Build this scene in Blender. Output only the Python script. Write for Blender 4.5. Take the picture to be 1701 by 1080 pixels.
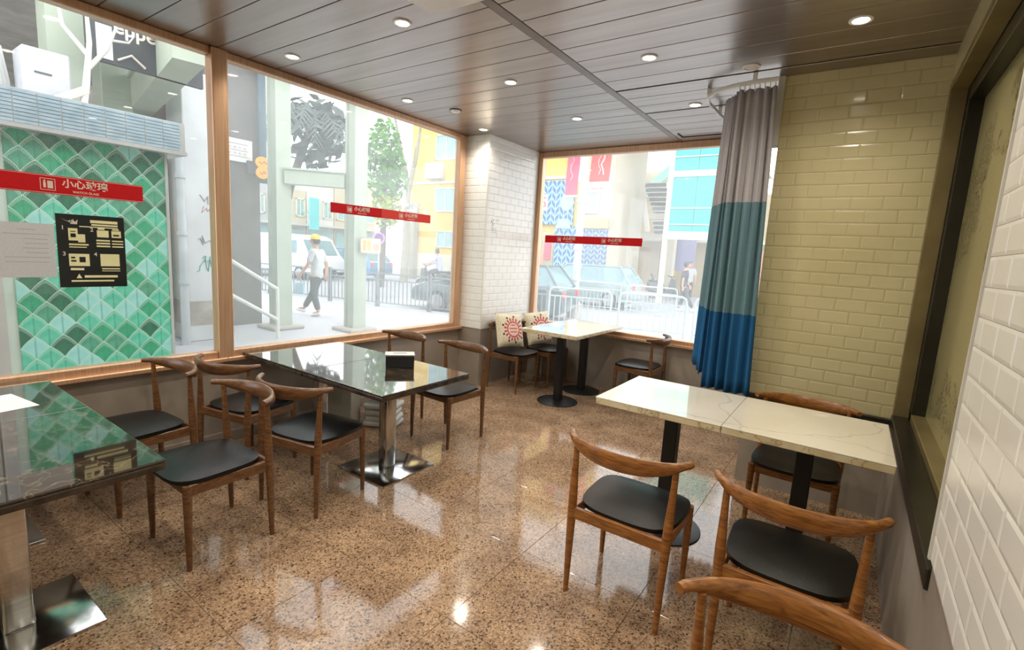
import bpy, bmesh, math, random
from mathutils import Vector, Matrix, noise
random.seed(7)
PI = math.pi
scn = bpy.context.scene
for o in list(bpy.data.objects):
    bpy.data.objects.remove(o)
COL = scn.collection

# ------------------------------------------------------------------ camera
H = 2.949            # ceiling height
cd = bpy.data.cameras.new('camera')
cam = bpy.data.objects.new('camera', cd)
COL.objects.link(cam)
R_ = Vector((0.81771, 0.572684, 0.058169)); U_ = Vector((-0.131293, 0.087164, 0.987504)); F_ = Vector((-0.560457, 0.815129, -0.146465))
mw = Matrix.Identity(4)
for i in range(3):
    mw[i][0] = R_[i]; mw[i][1] = U_[i]; mw[i][2] = -F_[i]
mw[2][3] = 1.6402
cam.matrix_world = mw
cd.sensor_fit = 'HORIZONTAL'; cd.sensor_width = 36.0; cd.lens = 818.02 * 36 / 1701
cd.clip_start = 0.02; cd.clip_end = 400
scn.camera = cam

# ------------------------------------------------------------------ world, exposure, lamps
scn.view_settings.view_transform = 'Standard'
try:
    scn.view_settings.look = 'None'
except Exception:
    pass
scn.view_settings.gamma = 1.0
scn.view_settings.use_curve_mapping = False
scn.view_settings.exposure = 0.55
SKY = 2.6
w = bpy.data.worlds.new('overcast_sky'); scn.world = w; w.use_nodes = True
nt = w.node_tree; nt.nodes.clear()
bg = nt.nodes.new('ShaderNodeBackground'); ow = nt.nodes.new('ShaderNodeOutputWorld')
bg.inputs[0].default_value = (0.93, 0.97, 1.0, 1); bg.inputs[1].default_value = SKY
nt.links.new(bg.outputs[0], ow.inputs[0])
LAMP_W = 21.0
LX = (-3.56, -2.41, -1.30, -0.16)
LY = (4.405, 3.29, 2.17, 1.05, -0.07, -1.2)
LAMPS = [(x, y) for y in LY for x in LX if not (y > 4 and x > -1)]
for x, y in LAMPS:
    ld = bpy.data.lights.new('downlight_beam', 'SPOT')
    ld.energy = LAMP_W; ld.color = (1.0, 0.91, 0.77); ld.spot_size = math.radians(150); ld.spot_blend = 0.9; ld.shadow_soft_size = 0.045
    lo = bpy.data.objects.new('downlight_beam', ld); COL.objects.link(lo); lo.location = (x, y, H - 0.03)

# ------------------------------------------------------------------ materials
def lin(h):
    h = h.lstrip('#'); r = []
    for i in (0, 2, 4):
        c = int(h[i:i+2], 16) / 255
        r.append(c / 12.92 if c <= 0.04045 else ((c + 0.055) / 1.055) ** 2.4)
    return (*r, 1)
def newmat(name):
    m = bpy.data.materials.new(name); m.use_nodes = True
    t = m.node_tree; b = t.nodes['Principled BSDF']
    return m, t, b
def N(t, kind, **kw):
    n = t.nodes.new(kind)
    for k, v in kw.items():
        if k.startswith('i_'): n.inputs[k[2:].replace('_', ' ')].default_value = v
        else: setattr(n, k, v)
    return n
def ramp(t, stops, interp='LINEAR'):
    n = t.nodes.new('ShaderNodeValToRGB'); cr = n.color_ramp; cr.interpolation = interp
    while len(cr.elements) < len(stops): cr.elements.new(0.5)
    for e, (p, c) in zip(cr.elements, stops):
        e.position = p; e.color = lin(c) if isinstance(c, str) else c
    return n
def M(name, c1, c2=None, scale=6.0, rough=0.5, metal=0.0, coat=0.0, bump=0.0, stretch=(1, 1, 1), coord='Object', detail=4, spec=0.5):
    m, t, b = newmat(name)
    b.inputs['Roughness'].default_value = rough; b.inputs['Metallic'].default_value = metal
    b.inputs['Coat Weight'].default_value = coat; b.inputs['Coat Roughness'].default_value = 0.05
    b.inputs['Specular IOR Level'].default_value = spec
    if coord == 'World':
        src = N(t, 'ShaderNodeNewGeometry').outputs['Position']
    else:
        src = N(t, 'ShaderNodeTexCoord').outputs[coord]
    mp = N(t, 'ShaderNodeMapping'); mp.inputs['Scale'].default_value = stretch
    t.links.new(src, mp.inputs[0])
    nz = N(t, 'ShaderNodeTexNoise', i_Scale=scale, i_Detail=detail)
    t.links.new(mp.outputs[0], nz.inputs['Vector'])
    r = ramp(t, [(0.35, c1), (0.65, c2 or c1)])
    t.links.new(nz.outputs['Fac'], r.inputs[0]); t.links.new(r.outputs[0], b.inputs['Base Color'])
    if bump:
        bp = N(t, 'ShaderNodeBump', i_Strength=bump, i_Distance=0.01)
        t.links.new(nz.outputs['Fac'], bp.inputs['Height']); t.links.new(bp.outputs[0], b.inputs['Normal'])
    return m

def granite_floor():
    m, t, b = newmat('polished_granite')
    pos = N(t, 'ShaderNodeNewGeometry').outputs['Position']
    v = N(t, 'ShaderNodeTexVoronoi', i_Scale=135.0); t.links.new(pos, v.inputs['Vector'])
    r = ramp(t, [(0.0, '2a211b'), (0.14, '52443a'), (0.26, '88725e'), (0.45, 'a58c74'), (0.7, 'b69e86'), (1.0, 'cdb9a2')])
    t.links.new(v.outputs['Color'], r.inputs[0])
    v2 = N(t, 'ShaderNodeTexNoise', i_Scale=4.0, i_Detail=5.0); t.links.new(pos, v2.inputs['Vector'])
    r2 = ramp(t, [(0.3, 'a58a72'), (0.7, 'fff0dc')]); t.links.new(v2.outputs['Fac'], r2.inputs[0])
    mx = N(t, 'ShaderNodeMix', data_type='RGBA', blend_type='MULTIPLY'); mx.inputs['Factor'].default_value = 0.6
    t.links.new(r.outputs[0], mx.inputs['A']); t.links.new(r2.outputs[0], mx.inputs['B'])
    t.links.new(mx.outputs['Result'], b.inputs['Base Color'])
    b.inputs['Roughness'].default_value = 0.09; b.inputs['Specular IOR Level'].default_value = 0.55
    b.inputs['Coat Weight'].default_value = 0.12; b.inputs['Coat Roughness'].default_value = 0.05
    return m
def wood(name, c1, c2, c3):
    m, t, b = newmat(name)
    tc = N(t, 'ShaderNodeTexCoord'); mp = N(t, 'ShaderNodeMapping'); mp.inputs['Scale'].default_value = (3, 9, 26)
    t.links.new(tc.outputs['Object'], mp.inputs[0])
    nz = N(t, 'ShaderNodeTexNoise', i_Scale=3.0, i_Detail=7.0, i_Distortion=1.4); t.links.new(mp.outputs[0], nz.inputs['Vector'])
    r = ramp(t, [(0.3, c1), (0.5, c2), (0.72, c3)]); t.links.new(nz.outputs['Fac'], r.inputs[0])
    t.links.new(r.outputs[0], b.inputs['Base Color']); b.inputs['Roughness'].default_value = 0.33
    b.inputs['Coat Weight'].default_value = 0.25; b.inputs['Coat Roughness'].default_value = 0.15
    return m
def veined(name, base, tint, vein, scale, rough, width=0.03, amount=0.8):
    m, t, b = newmat(name)
    pos = N(t, 'ShaderNodeNewGeometry').outputs['Position']
    nz = N(t, 'ShaderNodeTexNoise', i_Scale=scale * 1.6, i_Detail=6.0); t.links.new(pos, nz.inputs['Vector'])
    mxv = N(t, 'ShaderNodeMix', data_type='RGBA'); mxv.inputs['Factor'].default_value = 0.35
    t.links.new(pos, mxv.inputs['A']); t.links.new(nz.outputs['Color'], mxv.inputs['B'])
    v = N(t, 'ShaderNodeTexVoronoi', feature='DISTANCE_TO_EDGE', i_Scale=scale); t.links.new(mxv.outputs['Result'], v.inputs['Vector'])
    r = ramp(t, [(0.0, (amount,) * 3 + (1,)), (width, (0, 0, 0, 1))]); t.links.new(v.outputs['Distance'], r.inputs[0])
    r0 = ramp(t, [(0.35, base), (0.65, tint)]); t.links.new(nz.outputs['Fac'], r0.inputs[0])
    mx = N(t, 'ShaderNodeMix', data_type='RGBA'); t.links.new(r.outputs[0], mx.inputs['Factor'])
    t.links.new(r0.outputs[0], mx.inputs['A']); mx.inputs['B'].default_value = lin(vein)
    t.links.new(mx.outputs['Result'], b.inputs['Base Color'])
    b.inputs['Roughness'].default_value = rough; b.inputs['Coat Weight'].default_value = 1.0; b.inputs['Coat Roughness'].default_value = 0.03; b.inputs['Coat IOR'].default_value = 1.6
    return m
def glass_mat(name, film, tint='ffffff', filmcol=(0.92, 0.95, 0.97, 1)):
    """clear pane with a translucent film that stands in for the veil of glare"""
    m = bpy.data.materials.new(name); m.use_nodes = True; t = m.node_tree; t.nodes.clear()
    out = t.nodes.new('ShaderNodeOutputMaterial')
    tr = N(t, 'ShaderNodeBsdfTransparent'); tr.inputs[0].default_value = lin(tint)
    gl = N(t, 'ShaderNodeBsdfGlossy'); gl.inputs['Roughness'].default_value = 0.0
    fr = N(t, 'ShaderNodeFresnel')
    ge = N(t, 'ShaderNodeNewGeometry')   # same reflectance on both faces of the thin pane
    io = N(t, 'ShaderNodeMapRange'); io.inputs['To Min'].default_value = 1.45; io.inputs['To Max'].default_value = 1 / 1.45
    t.links.new(ge.outputs['Backfacing'], io.inputs['Value']); t.links.new(io.outputs[0], fr.inputs['IOR'])
    mx = N(t, 'ShaderNodeMixShader'); t.links.new(fr.outputs[0], mx.inputs[0]); t.links.new(tr.outputs[0], mx.inputs[1]); t.links.new(gl.outputs[0], mx.inputs[2])
    tl = N(t, 'ShaderNodeBsdfTranslucent'); tl.inputs[0].default_value = filmcol  # translucent share added to imitate glare over the view outside
    nz = N(t, 'ShaderNodeTexNoise', i_Scale=1.2, i_Detail=2.0)
    mr = N(t, 'ShaderNodeMapRange'); mr.inputs['From Min'].default_value = 0.3; mr.inputs['From Max'].default_value = 0.7
    mr.inputs['To Min'].default_value = film * 0.75; mr.inputs['To Max'].default_value = film * 1.25
    t.links.new(nz.outputs['Fac'], mr.inputs['Value'])
    m2 = N(t, 'ShaderNodeMixShader'); t.links.new(mr.outputs[0], m2.inputs[0]); t.links.new(mx.outputs[0], m2.inputs[1]); t.links.new(tl.outputs[0], m2.inputs[2])
    t.links.new(m2.outputs[0], out.inputs[0])
    return m
def emis(name, col, strength, c2=None):
    m, t, b = newmat(name)
    nz = N(t, 'ShaderNodeTexNoise', i_Scale=20.0); r = ramp(t, [(0.3, col), (0.7, c2 or col)]); t.links.new(nz.outputs['Fac'], r.inputs[0])
    t.links.new(r.outputs[0], b.inputs['Base Color']); t.links.new(r.outputs[0], b.inputs['Emission Color'])
    b.inputs['Emission Strength'].default_value = strength
    return m
def math_(t, op, a, b=None, c=None):
    n = t.nodes.new('ShaderNodeMath'); n.operation = op
    for i, v in enumerate((a, b, c)):
        if v is None: continue
        if isinstance(v, (int, float)): n.inputs[i].default_value = v
        else: t.links.new(v, n.inputs[i])
    return n.outputs[0]
SW, SH = 0.171, 0.090     # leaf tile width and row pitch
def scale_mat(name, c1, c2):
    """glazed leaf-shaped tile: pale rim, pale hatch strokes along the pointed rim, a darker rib"""
    m, t, b = newmat(name)
    tc = N(t, 'ShaderNodeTexCoord'); sp = N(t, 'ShaderNodeSeparateXYZ'); t.links.new(tc.outputs['Object'], sp.inputs[0])
    x, z = sp.outputs['X'], sp.outputs['Z']
    ax = math_(t, 'ABSOLUTE', x); k = math_(t, 'DIVIDE', ax, SW/2)
    arc = math_(t, 'MULTIPLY', math_(t, 'SUBTRACT', 1.0, math_(t, 'ADD', math_(t, 'MULTIPLY', k, 0.55), math_(t, 'MULTIPLY', math_(t, 'MULTIPLY', k, k), 0.45))), SH)
    dep = math_(t, 'SUBTRACT', arc, z)
    rim = math_(t, 'LESS_THAN', dep, 0.0052)
    nz = N(t, 'ShaderNodeTexNoise', i_Scale=14.0, i_Detail=4.0); t.links.new(tc.outputs['Object'], nz.inputs['Vector'])
    st = math_(t, 'SINE', math_(t, 'ADD', math_(t, 'MULTIPLY', math_(t, 'SUBTRACT', ax, math_(t, 'MULTIPLY', dep, 0.5)), 520.0), math_(t, 'MULTIPLY', nz.outputs['Fac'], 3.0)))
    hatch = math_(t, 'MULTIPLY', math_(t, 'GREATER_THAN', st, 0.45), math_(t, 'LESS_THAN', dep, 0.034))
    r = ramp(t, [(0.35, c1), (0.68, c2)]); t.links.new(nz.outputs['Fac'], r.inputs[0])
    rib = math_(t, 'LESS_THAN', ax, 0.006)
    m1 = N(t, 'ShaderNodeMix', data_type='RGBA'); t.links.new(math_(t, 'MULTIPLY', rib, 0.35), m1.inputs['Factor']); t.links.new(r.outputs[0], m1.inputs['A']); m1.inputs['B'].default_value = lin('0c8b60')
    m2 = N(t, 'ShaderNodeMix', data_type='RGBA'); t.links.new(math_(t, 'MULTIPLY', hatch, 0.8), m2.inputs['Factor']); t.links.new(m1.outputs['Result'], m2.inputs['A']); m2.inputs['B'].default_value = lin('c8f0e0')
    m3 = N(t, 'ShaderNodeMix', data_type='RGBA'); t.links.new(rim, m3.inputs['Factor']); t.links.new(m2.outputs['Result'], m3.inputs['A']); m3.inputs['B'].default_value = lin('d2f2e4')
    t.links.new(m3.outputs['Result'], b.inputs['Base Color']); b.inputs['Roughness'].default_value = 0.2
    return m
def curtain_mat():
    m, t, b = newmat('curtain_cloth')
    tc = N(t, 'ShaderNodeTexCoord'); sp = N(t, 'ShaderNodeSeparateXYZ'); t.links.new(tc.outputs['Object'], sp.inputs[0])
    mr = N(t, 'ShaderNodeMapRange'); mr.inputs['From Max'].default_value = 3.0; t.links.new(sp.outputs['Z'], mr.inputs['Value'])
    r = ramp(t, [(0.0, '3a7db4'), (1.28 / 3, '88adb8'), (2.08 / 3, 'dad6da')], 'CONSTANT'); t.links.new(mr.outputs[0], r.inputs[0])
    nz = N(t, 'ShaderNodeTexNoise', i_Scale=420.0, i_Detail=2.0); t.links.new(tc.outputs['Object'], nz.inputs['Vector'])
    r2 = ramp(t, [(0.3, 'd8d8d8'), (0.7, 'ffffff')]); t.links.new(nz.outputs['Fac'], r2.inputs[0])
    mx = N(t, 'ShaderNodeMix', data_type='RGBA', blend_type='MULTIPLY'); mx.inputs['Factor'].default_value = 1
    t.links.new(r.outputs[0], mx.inputs['A']); t.links.new(r2.outputs[0], mx.inputs['B'])
    b.inputs['Roughness'].default_value = 0.9; b.inputs['Specular IOR Level'].default_value = 0.1
    t.links.new(mx.outputs['Result'], b.inputs['Base Color'])
    tl = N(t, 'ShaderNodeBsdfTranslucent'); t.links.new(mx.outputs['Result'], tl.inputs[0])
    ms = N(t, 'ShaderNodeMixShader'); ms.inputs[0].default_value = 0.28
    t.links.new(b.outputs[0], ms.inputs[1]); t.links.new(tl.outputs[0], ms.inputs[2])
    t.links.new(ms.outputs[0], t.nodes['Material Output'].inputs[0])
    return m
def pillow_mat():
    """unbleached linen with a red sunburst roundel print on its front"""
    m, t, b = newmat('printed_linen')
    tc = N(t, 'ShaderNodeTexCoord'); sp = N(t, 'ShaderNodeSeparateXYZ'); t.links.new(tc.outputs['Object'], sp.inputs[0])
    x, z = math_(t, 'SUBTRACT', sp.outputs['X'], 0.02), math_(t, 'ADD', sp.outputs['Z'], 0.0)
    rr = math_(t, 'SQRT', math_(t, 'ADD', math_(t, 'MULTIPLY', x, x), math_(t, 'MULTIPLY', z, z)))
    an = math_(t, 'ARCTAN2', x, z)
    band = lambda lo, hi: math_(t, 'MULTIPLY', math_(t, 'GREATER_THAN', rr, lo), math_(t, 'LESS_THAN', rr, hi))
    ring = band(0.082, 0.096)
    rays = math_(t, 'MULTIPLY', band(0.100, 0.142), math_(t, 'GREATER_THAN', math_(t, 'SINE', math_(t, 'MULTIPLY', an, 17.0)), 0.0))
    tick = math_(t, 'MULTIPLY', band(0.146, 0.172), math_(t, 'GREATER_THAN', math_(t, 'SINE', math_(t, 'MULTIPLY', an, 9.0)), 0.82))
    lines = math_(t, 'MULTIPLY', math_(t, 'LESS_THAN', rr, 0.062), math_(t, 'GREATER_THAN', math_(t, 'SINE', math_(t, 'MULTIPLY', z, 150.0)), 0.55))
    disc = math_(t, 'LESS_THAN', rr, 0.082)
    nz = N(t, 'ShaderNodeTexNoise', i_Scale=60.0); t.links.new(tc.outputs['Object'], nz.inputs['Vector'])
    r = ramp(t, [(0.3, 'cfc3a6'), (0.7, 'e6dcc2')]); t.links.new(nz.outputs['Fac'], r.inputs[0])
    cur = r.outputs[0]
    for msk, c in ((disc, 'efc4b4'), (ring, 'b83245'), (rays, 'c2485a'), (tick, '2a2622'), (lines, 'b06a60')):
        mx = N(t, 'ShaderNodeMix', data_type='RGBA'); t.links.new(msk, mx.inputs['Factor']); t.links.new(cur, mx.inputs['A']); mx.inputs['B'].default_value = lin(c)
        cur = mx.outputs['Result']
    t.links.new(cur, b.inputs['Base Color']); b.inputs['Roughness'].default_value = 0.9
    return m
def damask_mat():
    m, t, b = newmat('etched_gold_glass')
    pos = N(t, 'ShaderNodeNewGeometry').outputs['Position']
    nz = N(t, 'ShaderNodeTexNoise', i_Scale=5.0, i_Detail=3.0, i_Distortion=2.6); t.links.new(pos, nz.inputs['Vector'])
    wv = math_(t, 'SINE', math_(t, 'MULTIPLY', nz.outputs['Fac'], 46.0))
    n2 = N(t, 'ShaderNodeTexNoise', i_Scale=3.0, i_Detail=2.0); t.links.new(pos, n2.inputs['Vector'])
    k = math_(t, 'MULTIPLY', math_(t, 'GREATER_THAN', wv, 0.35), math_(t, 'GREATER_THAN', n2.outputs['Fac'], 0.5))
    n3 = N(t, 'ShaderNodeTexNoise', i_Scale=120.0, i_Detail=2.0); t.links.new(pos, n3.inputs['Vector'])
    r = ramp(t, [(0.3, 'a89f70'), (0.7, 'bcb284')]); t.links.new(n3.outputs['Fac'], r.inputs[0])
    mx = N(t, 'ShaderNodeMix', data_type='RGBA'); t.links.new(math_(t, 'MULTIPLY', k, 0.8), mx.inputs['Factor']); t.links.new(r.outputs[0], mx.inputs['A']); mx.inputs['B'].default_value = lin('5e5434')
    t.links.new(mx.outputs['Result'], b.inputs['Base Color']); b.inputs['Roughness'].default_value = 0.28
    b.inputs['Coat Weight'].default_value = 0.6; b.inputs['Coat Roughness'].default_value = 0.03
    return m

MT = dict(
    floor=granite_floor(),
    grout=M('floor_joint', 'c4b29a', 'b8a58c', rough=0.6),
    plank=M('bronze_ceiling_strip', '9a9088', 'a69c94', scale=2.0, rough=0.28, metal=0.8, stretch=(0.4, 6, 1), coord='World'),
    plankgap=M('ceiling_gap', '141110', '1a1614', rough=0.8),
    strip=M('ceiling_divider', '6d6058', '786a60', rough=0.35, metal=0.5),
    plaster=M('grey_plaster', '8f857a', '9e9488', scale=3.0, rough=0.55, coord='World', bump=0.05),
    tile=M('white_glazed_tile', 'efede7', 'f5f3ee', scale=2.0, rough=0.26, coord='World', coat=0.1),
    tilecream=M('cream_glazed_tile', 'c6bc92', 'd0c69e', scale=2.0, rough=0.2, coord='World', coat=0.2),
    tilejoint=M('tile_joint', 'e2dfd4', 'e8e5da', rough=0.6), creamjoint=M('cream_tile_joint', 'beb48c', 'c6bc94', rough=0.6),
    copper=M('brushed_copper_frame', 'cfa584', 'deb898', scale=3.0, rough=0.34, metal=0.55, stretch=(30, 30, 1.0), coord='World'),
    glass=glass_mat('window_glass', 0.03),
    glass2=glass_mat('glare_veil_window_glass', 0.17),
    glass3=glass_mat('soft_glare_veil_glass', 0.11),
    wood=wood('walnut_stain', '472e1c', '684529', '825c38'),
    wood2=wood('oak_stain', '633c1a', '8f5a28', 'aa7438'),
    seat=M('black_leatherette', '060707', '0a0b0c', scale=160, rough=0.34, bump=0.10, spec=0.35),
    darkstone=veined('dark_brown_marble', '1c1713', '3a2e22', '8d7c66', 5.0, 0.05, 0.025, 0.6),
    stoneedge=M('dark_marble_edge', '2a241f', '4a3f34', scale=14, rough=0.2, coord='World'),
    whitestone=veined('cream_marble', 'ece4d2', 'f2ecde', 'b9b3a6', 1.7, 0.12, 0.012, 0.5),
    whiteedge=veined('cream_marble_edge', 'ddd2b4', 'cdbc92', '86683a', 6.0, 0.25, 0.05, 0.6),
    steel=M('mirror_steel', 'c0c0be', 'd0d0ce', scale=3.0, rough=0.14, metal=1.0, stretch=(1, 1, 20)),
    black=M('black_powder_coat', '0c0d0e', '121314', scale=60, rough=0.4),
    white=M('white_plastic', 'e4e2dd', 'eeece8', rough=0.4),
    whitepaint=M('white_paint', 'c8c6be', 'd4d2ca', scale=3, rough=0.5),
    darkframe=M('dark_bronze_frame', '2c2a24', '38352c', scale=4, rough=0.3, metal=0.5),
    brownframe=M('brown_bronze_frame', '7c6e4c', '8c7e58', scale=4, rough=0.35, metal=0.4),
    damask=damask_mat(),
    lens=emis('lit_lamp_lens', 'fff3d6', 14.0, 'fff8e6'),
    lensoff=M('frosted_lens', 'c9c4be', 'd6d1ca', rough=0.3),
    curtain=curtain_mat(), pillow=pillow_mat(),
    poster=M('black_poster', '16191b', '1d2123', rough=0.3),
    cream=M('cream_ink', 'e2dea8', 'ece8b8', rough=0.5),
    paper=M('white_paper', 'dcdad6', 'e6e4e0', rough=0.7),
    thinpaper=None, greyink=M('grey_ink', 'b6b3b0', 'c0bdb9', rough=0.7),
    boxblack=M('black_box_plastic', '1a1c1e', '232628', rough=0.3),
    silver=M('silver_lid', 'b8b6b2', 'c8c6c2', rough=0.3, metal=0.5),
    carton=M('pale_carton', 'b9b6aa', 'c6c3b6', scale=3, rough=0.6),
    charcoalink=M('grey_marker_ink', '8a8680', '949088', rough=0.8),
    bag=M('folded_white_cloth', 'd2d6d4', 'e2e6e4', scale=8, rough=0.8),
)
def thin_sheet(name, c1, c2, k):
    m, t, b = newmat(name); b.inputs['Roughness'].default_value = 0.8
    nz = N(t, 'ShaderNodeTexNoise', i_Scale=30.0); r = ramp(t, [(0.3, c1), (0.7, c2)]); t.links.new(nz.outputs['Fac'], r.inputs[0]); t.links.new(r.outputs[0], b.inputs['Base Color'])
    tl = N(t, 'ShaderNodeBsdfTranslucent'); t.links.new(r.outputs[0], tl.inputs[0]); ms = N(t, 'ShaderNodeMixShader'); ms.inputs[0].default_value = k
    t.links.new(b.outputs[0], ms.inputs[1]); t.links.new(tl.outputs[0], ms.inputs[2]); t.links.new(ms.outputs[0], t.nodes['Material Output'].inputs[0])
    return m
MT['thinpaper'] = thin_sheet('thin_paper', 'd6d4d4', 'e0dfdf', 0.45)
MT['red'] = thin_sheet('red_vinyl', 'cc0f1a', 'd8161f', 0.35); MT['redfade'] = thin_sheet('faded_red_vinyl', 'e0504a', 'e65c54', 0.45); MT['whitevinyl'] = thin_sheet('white_vinyl', 'f4e8da', 'faf0e2', 0.3)
# ------------------------------------------------------------------ mesh helpers
class MB:
    def __init__(s): s.bm = bmesh.new()
    def box(s, x0, x1, y0, y1, z0, z1, mi=0, rot=None, bevel=0.0, seg=1):
        vs = [Vector(p) for p in ((x0,y0,z0),(x1,y0,z0),(x1,y1,z0),(x0,y1,z0),(x0,y0,z1),(x1,y0,z1),(x1,y1,z1),(x0,y1,z1))]
        if rot is not None:
            c = Vector(((x0+x1)/2, (y0+y1)/2, (z0+z1)/2)); vs = [rot @ (v - c) + c for v in vs]
        v = [s.bm.verts.new(p) for p in vs]
        fs = [s.bm.faces.new([v[i] for i in q]) for q in ((3,2,1,0),(4,5,6,7),(0,1,5,4),(1,2,6,5),(2,3,7,6),(3,0,4,7))]
        for f in fs: f.material_index = mi
        if bevel:
            es = list({e for f in fs for e in f.edges})
            bmesh.ops.bevel(s.bm, geom=es, offset=bevel, segments=seg, profile=0.5, affect='EDGES', clamp_overlap=True)
        return s
    def tube(s, pts, radii, n=10, mi=0, cap=True, flat=None):
        """sweep an ellipse along pts; radii: number or (a,b) per point, b along 'up'"""
        pts = [Vector(p) for p in pts]; k = len(pts)
        if not isinstance(radii, (list, tuple)) or (len(radii) == 2 and k != 2 and not isinstance(radii[0], (list, tuple))): radii = [radii] * k
        rings = []; prev = None
        for i, p in enumerate(pts):
            d = (pts[min(i+1, k-1)] - pts[max(i-1, 0)]).normalized()
            up = Vector((0, 0, 1)) if abs(d.z) < 0.95 else Vector((0, 1, 0))
            if prev is not None and abs(prev.dot(d)) < 0.95: up = prev
            a = d.cross(up).normalized(); b = a.cross(d).normalized(); prev = b
            r = radii[i]; ra, rb = (r if isinstance(r, (list, tuple)) else (r, r))
            rings.append([s.bm.verts.new(p + a * ra * math.cos(2*PI*j/n) + b * rb * math.sin(2*PI*j/n)) for j in range(n)])
        for i in range(k-1):
            for j in range(n):
                f = s.bm.faces.new((rings[i][j], rings[i][(j+1) % n], rings[i+1][(j+1) % n], rings[i+1][j])); f.material_index = mi
        if cap:
            s.bm.faces.new(rings[0][::-1]).material_index = mi; s.bm.faces.new(rings[-1]).material_index = mi
        return s
    def lathe(s, prof, n=28, c=(0, 0, 0), mi=0):
        c = Vector(c); rings = []
        for r, z in prof:
            if r < 1e-6: rings.append([s.bm.verts.new(c + Vector((0, 0, z)))])
            else: rings.append([s.bm.verts.new(c + Vector((r*math.cos(2*PI*j/n), r*math.sin(2*PI*j/n), z))) for j in range(n)])
        for a, b in zip(rings, rings[1:]):
            for j in range(n):
                q = [a[j % len(a)], a[(j+1) % len(a)], b[(j+1) % len(b)], b[j % len(b)]]
                q2 = []
                for v in q:
                    if v not in q2: q2.append(v)
                if len(q2) > 2: s.bm.faces.new(q2).material_index = mi
        return s
    def prism(s, poly, d0, d1, axis='y', mi=0):
        """extrude a 2-D outline along an axis"""
        def P(a, b, d): return {'y': (a, d, b), 'x': (d, a, b), 'z': (a, b, d)}[axis]
        A = [s.bm.verts.new(P(a, b, d0)) for a, b in poly]; B = [s.bm.verts.new(P(a, b, d1)) for a, b in poly]
        n = len(poly)
        for f in [s.bm.faces.new(A[::-1]), s.bm.faces.new(B)] + [s.bm.faces.new((A[i], A[(i+1) % n], B[(i+1) % n], B[i])) for i in range(n)]: f.material_index = mi
        return s
    def quad(s, *ps, mi=0):
        s.bm.faces.new([s.bm.verts.new(p) for p in ps]).material_index = mi; return s
    def sphere(s, c, r, sx=1, sy=1, sz=1, mi=0, sub=2):
        ret = bmesh.ops.create_icosphere(s.bm, subdivisions=sub, radius=r)
        for v in ret['verts']: v.co = Vector((v.co.x*sx, v.co.y*sy, v.co.z*sz)) + Vector(c)
        return s
    def mesh(s, name, mats, smooth=False):
        bmesh.ops.recalc_face_normals(s.bm, faces=s.bm.faces)
        me = bpy.data.meshes.new(name); s.bm.to_mesh(me); s.bm.free()
        for m in (mats if isinstance(mats, (list, tuple)) else [mats]): me.materials.append(MT[m] if isinstance(m, str) else m)
        if smooth:
            me.polygons.foreach_set('use_smooth', [True] * len(me.polygons))
            try: me.set_sharp_from_angle(angle=math.radians(38))
            except Exception: pass
        return me
    def build(s, name, mats, parent=None, loc=(0, 0, 0), rz=0.0, smooth=False, rot=None):
        return link(name, s.mesh(name, mats, smooth), parent, loc, rz, rot)
def link(name, me, parent=None, loc=(0, 0, 0), rz=0.0, rot=None):
    o = bpy.data.objects.new(name, me); COL.objects.link(o); o.parent = parent; o.location = loc
    o.rotation_euler = rot if rot is not None else (0, 0, rz)
    return o
def box(*a, **k): return MB().box(*a, **k)
def tag(o, label, cat=None, group=None, kind=None):
    o['label'] = label
    if cat: o['category'] = cat
    if group: o['group'] = group
    if kind: o['kind'] = kind
    return o
def thing(name, label, cat, loc=(0, 0, 0), rz=0.0, group=None):
    o = bpy.data.objects.new(name, None); COL.objects.link(o); o.location = loc; o.rotation_euler = (0, 0, rz)
    o.empty_display_size = 0.1
    return tag(o, label, cat, group)
def struct(o, label=None):
    o['kind'] = 'structure'
    if label: o['label'] = label
    return o
CH = {}
def kids(o): return [c for c in COL.objects if c.parent == o]
def copy_tree(o, loc, rz, label, parent=None):
    c = o.copy(); COL.objects.link(c); c.parent = parent
    if parent is None: c.location = loc; c.rotation_euler = (0, 0, rz); c['label'] = label
    for ch in kids(o): copy_tree(ch, None, None, None, c)
    return c
def text_mesh(s, size, mat, bold=0.0, ext=0.0004):
    """letters as flat mesh, standing in the local XZ plane, centred"""
    c = bpy.data.curves.new('lettering', 'FONT'); c.body = s; c.size = size; c.align_x = 'CENTER'; c.align_y = 'CENTER'; c.offset = bold; c.extrude = ext; c.resolution_u = 3
    o = bpy.data.objects.new('lettering', c); COL.objects.link(o)
    bpy.context.view_layer.update()
    dg = bpy.context.evaluated_depsgraph_get()
    me = bpy.data.meshes.new_from_object(o.evaluated_get(dg)); bpy.data.objects.remove(o)
    me.transform(Matrix.Rotation(PI/2, 4, 'X')); me.materials.clear(); me.materials.append(MT[mat] if isinstance(mat, str) else mat)
    return me
def text(s, size, mat, parent, loc, rz=0.0, bold=0.0, name='lettering', rot=None):
    return link(name, text_mesh(s, size, mat, bold), parent, loc, rz, rot)

# ------------------------------------------------------------------ room shell
XL, YF, YC, XR, XP, YP = -3.971, 5.696, 4.016, 0.308, -3.622, 4.606
SILL = 0.70; YB = -2.2
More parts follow.
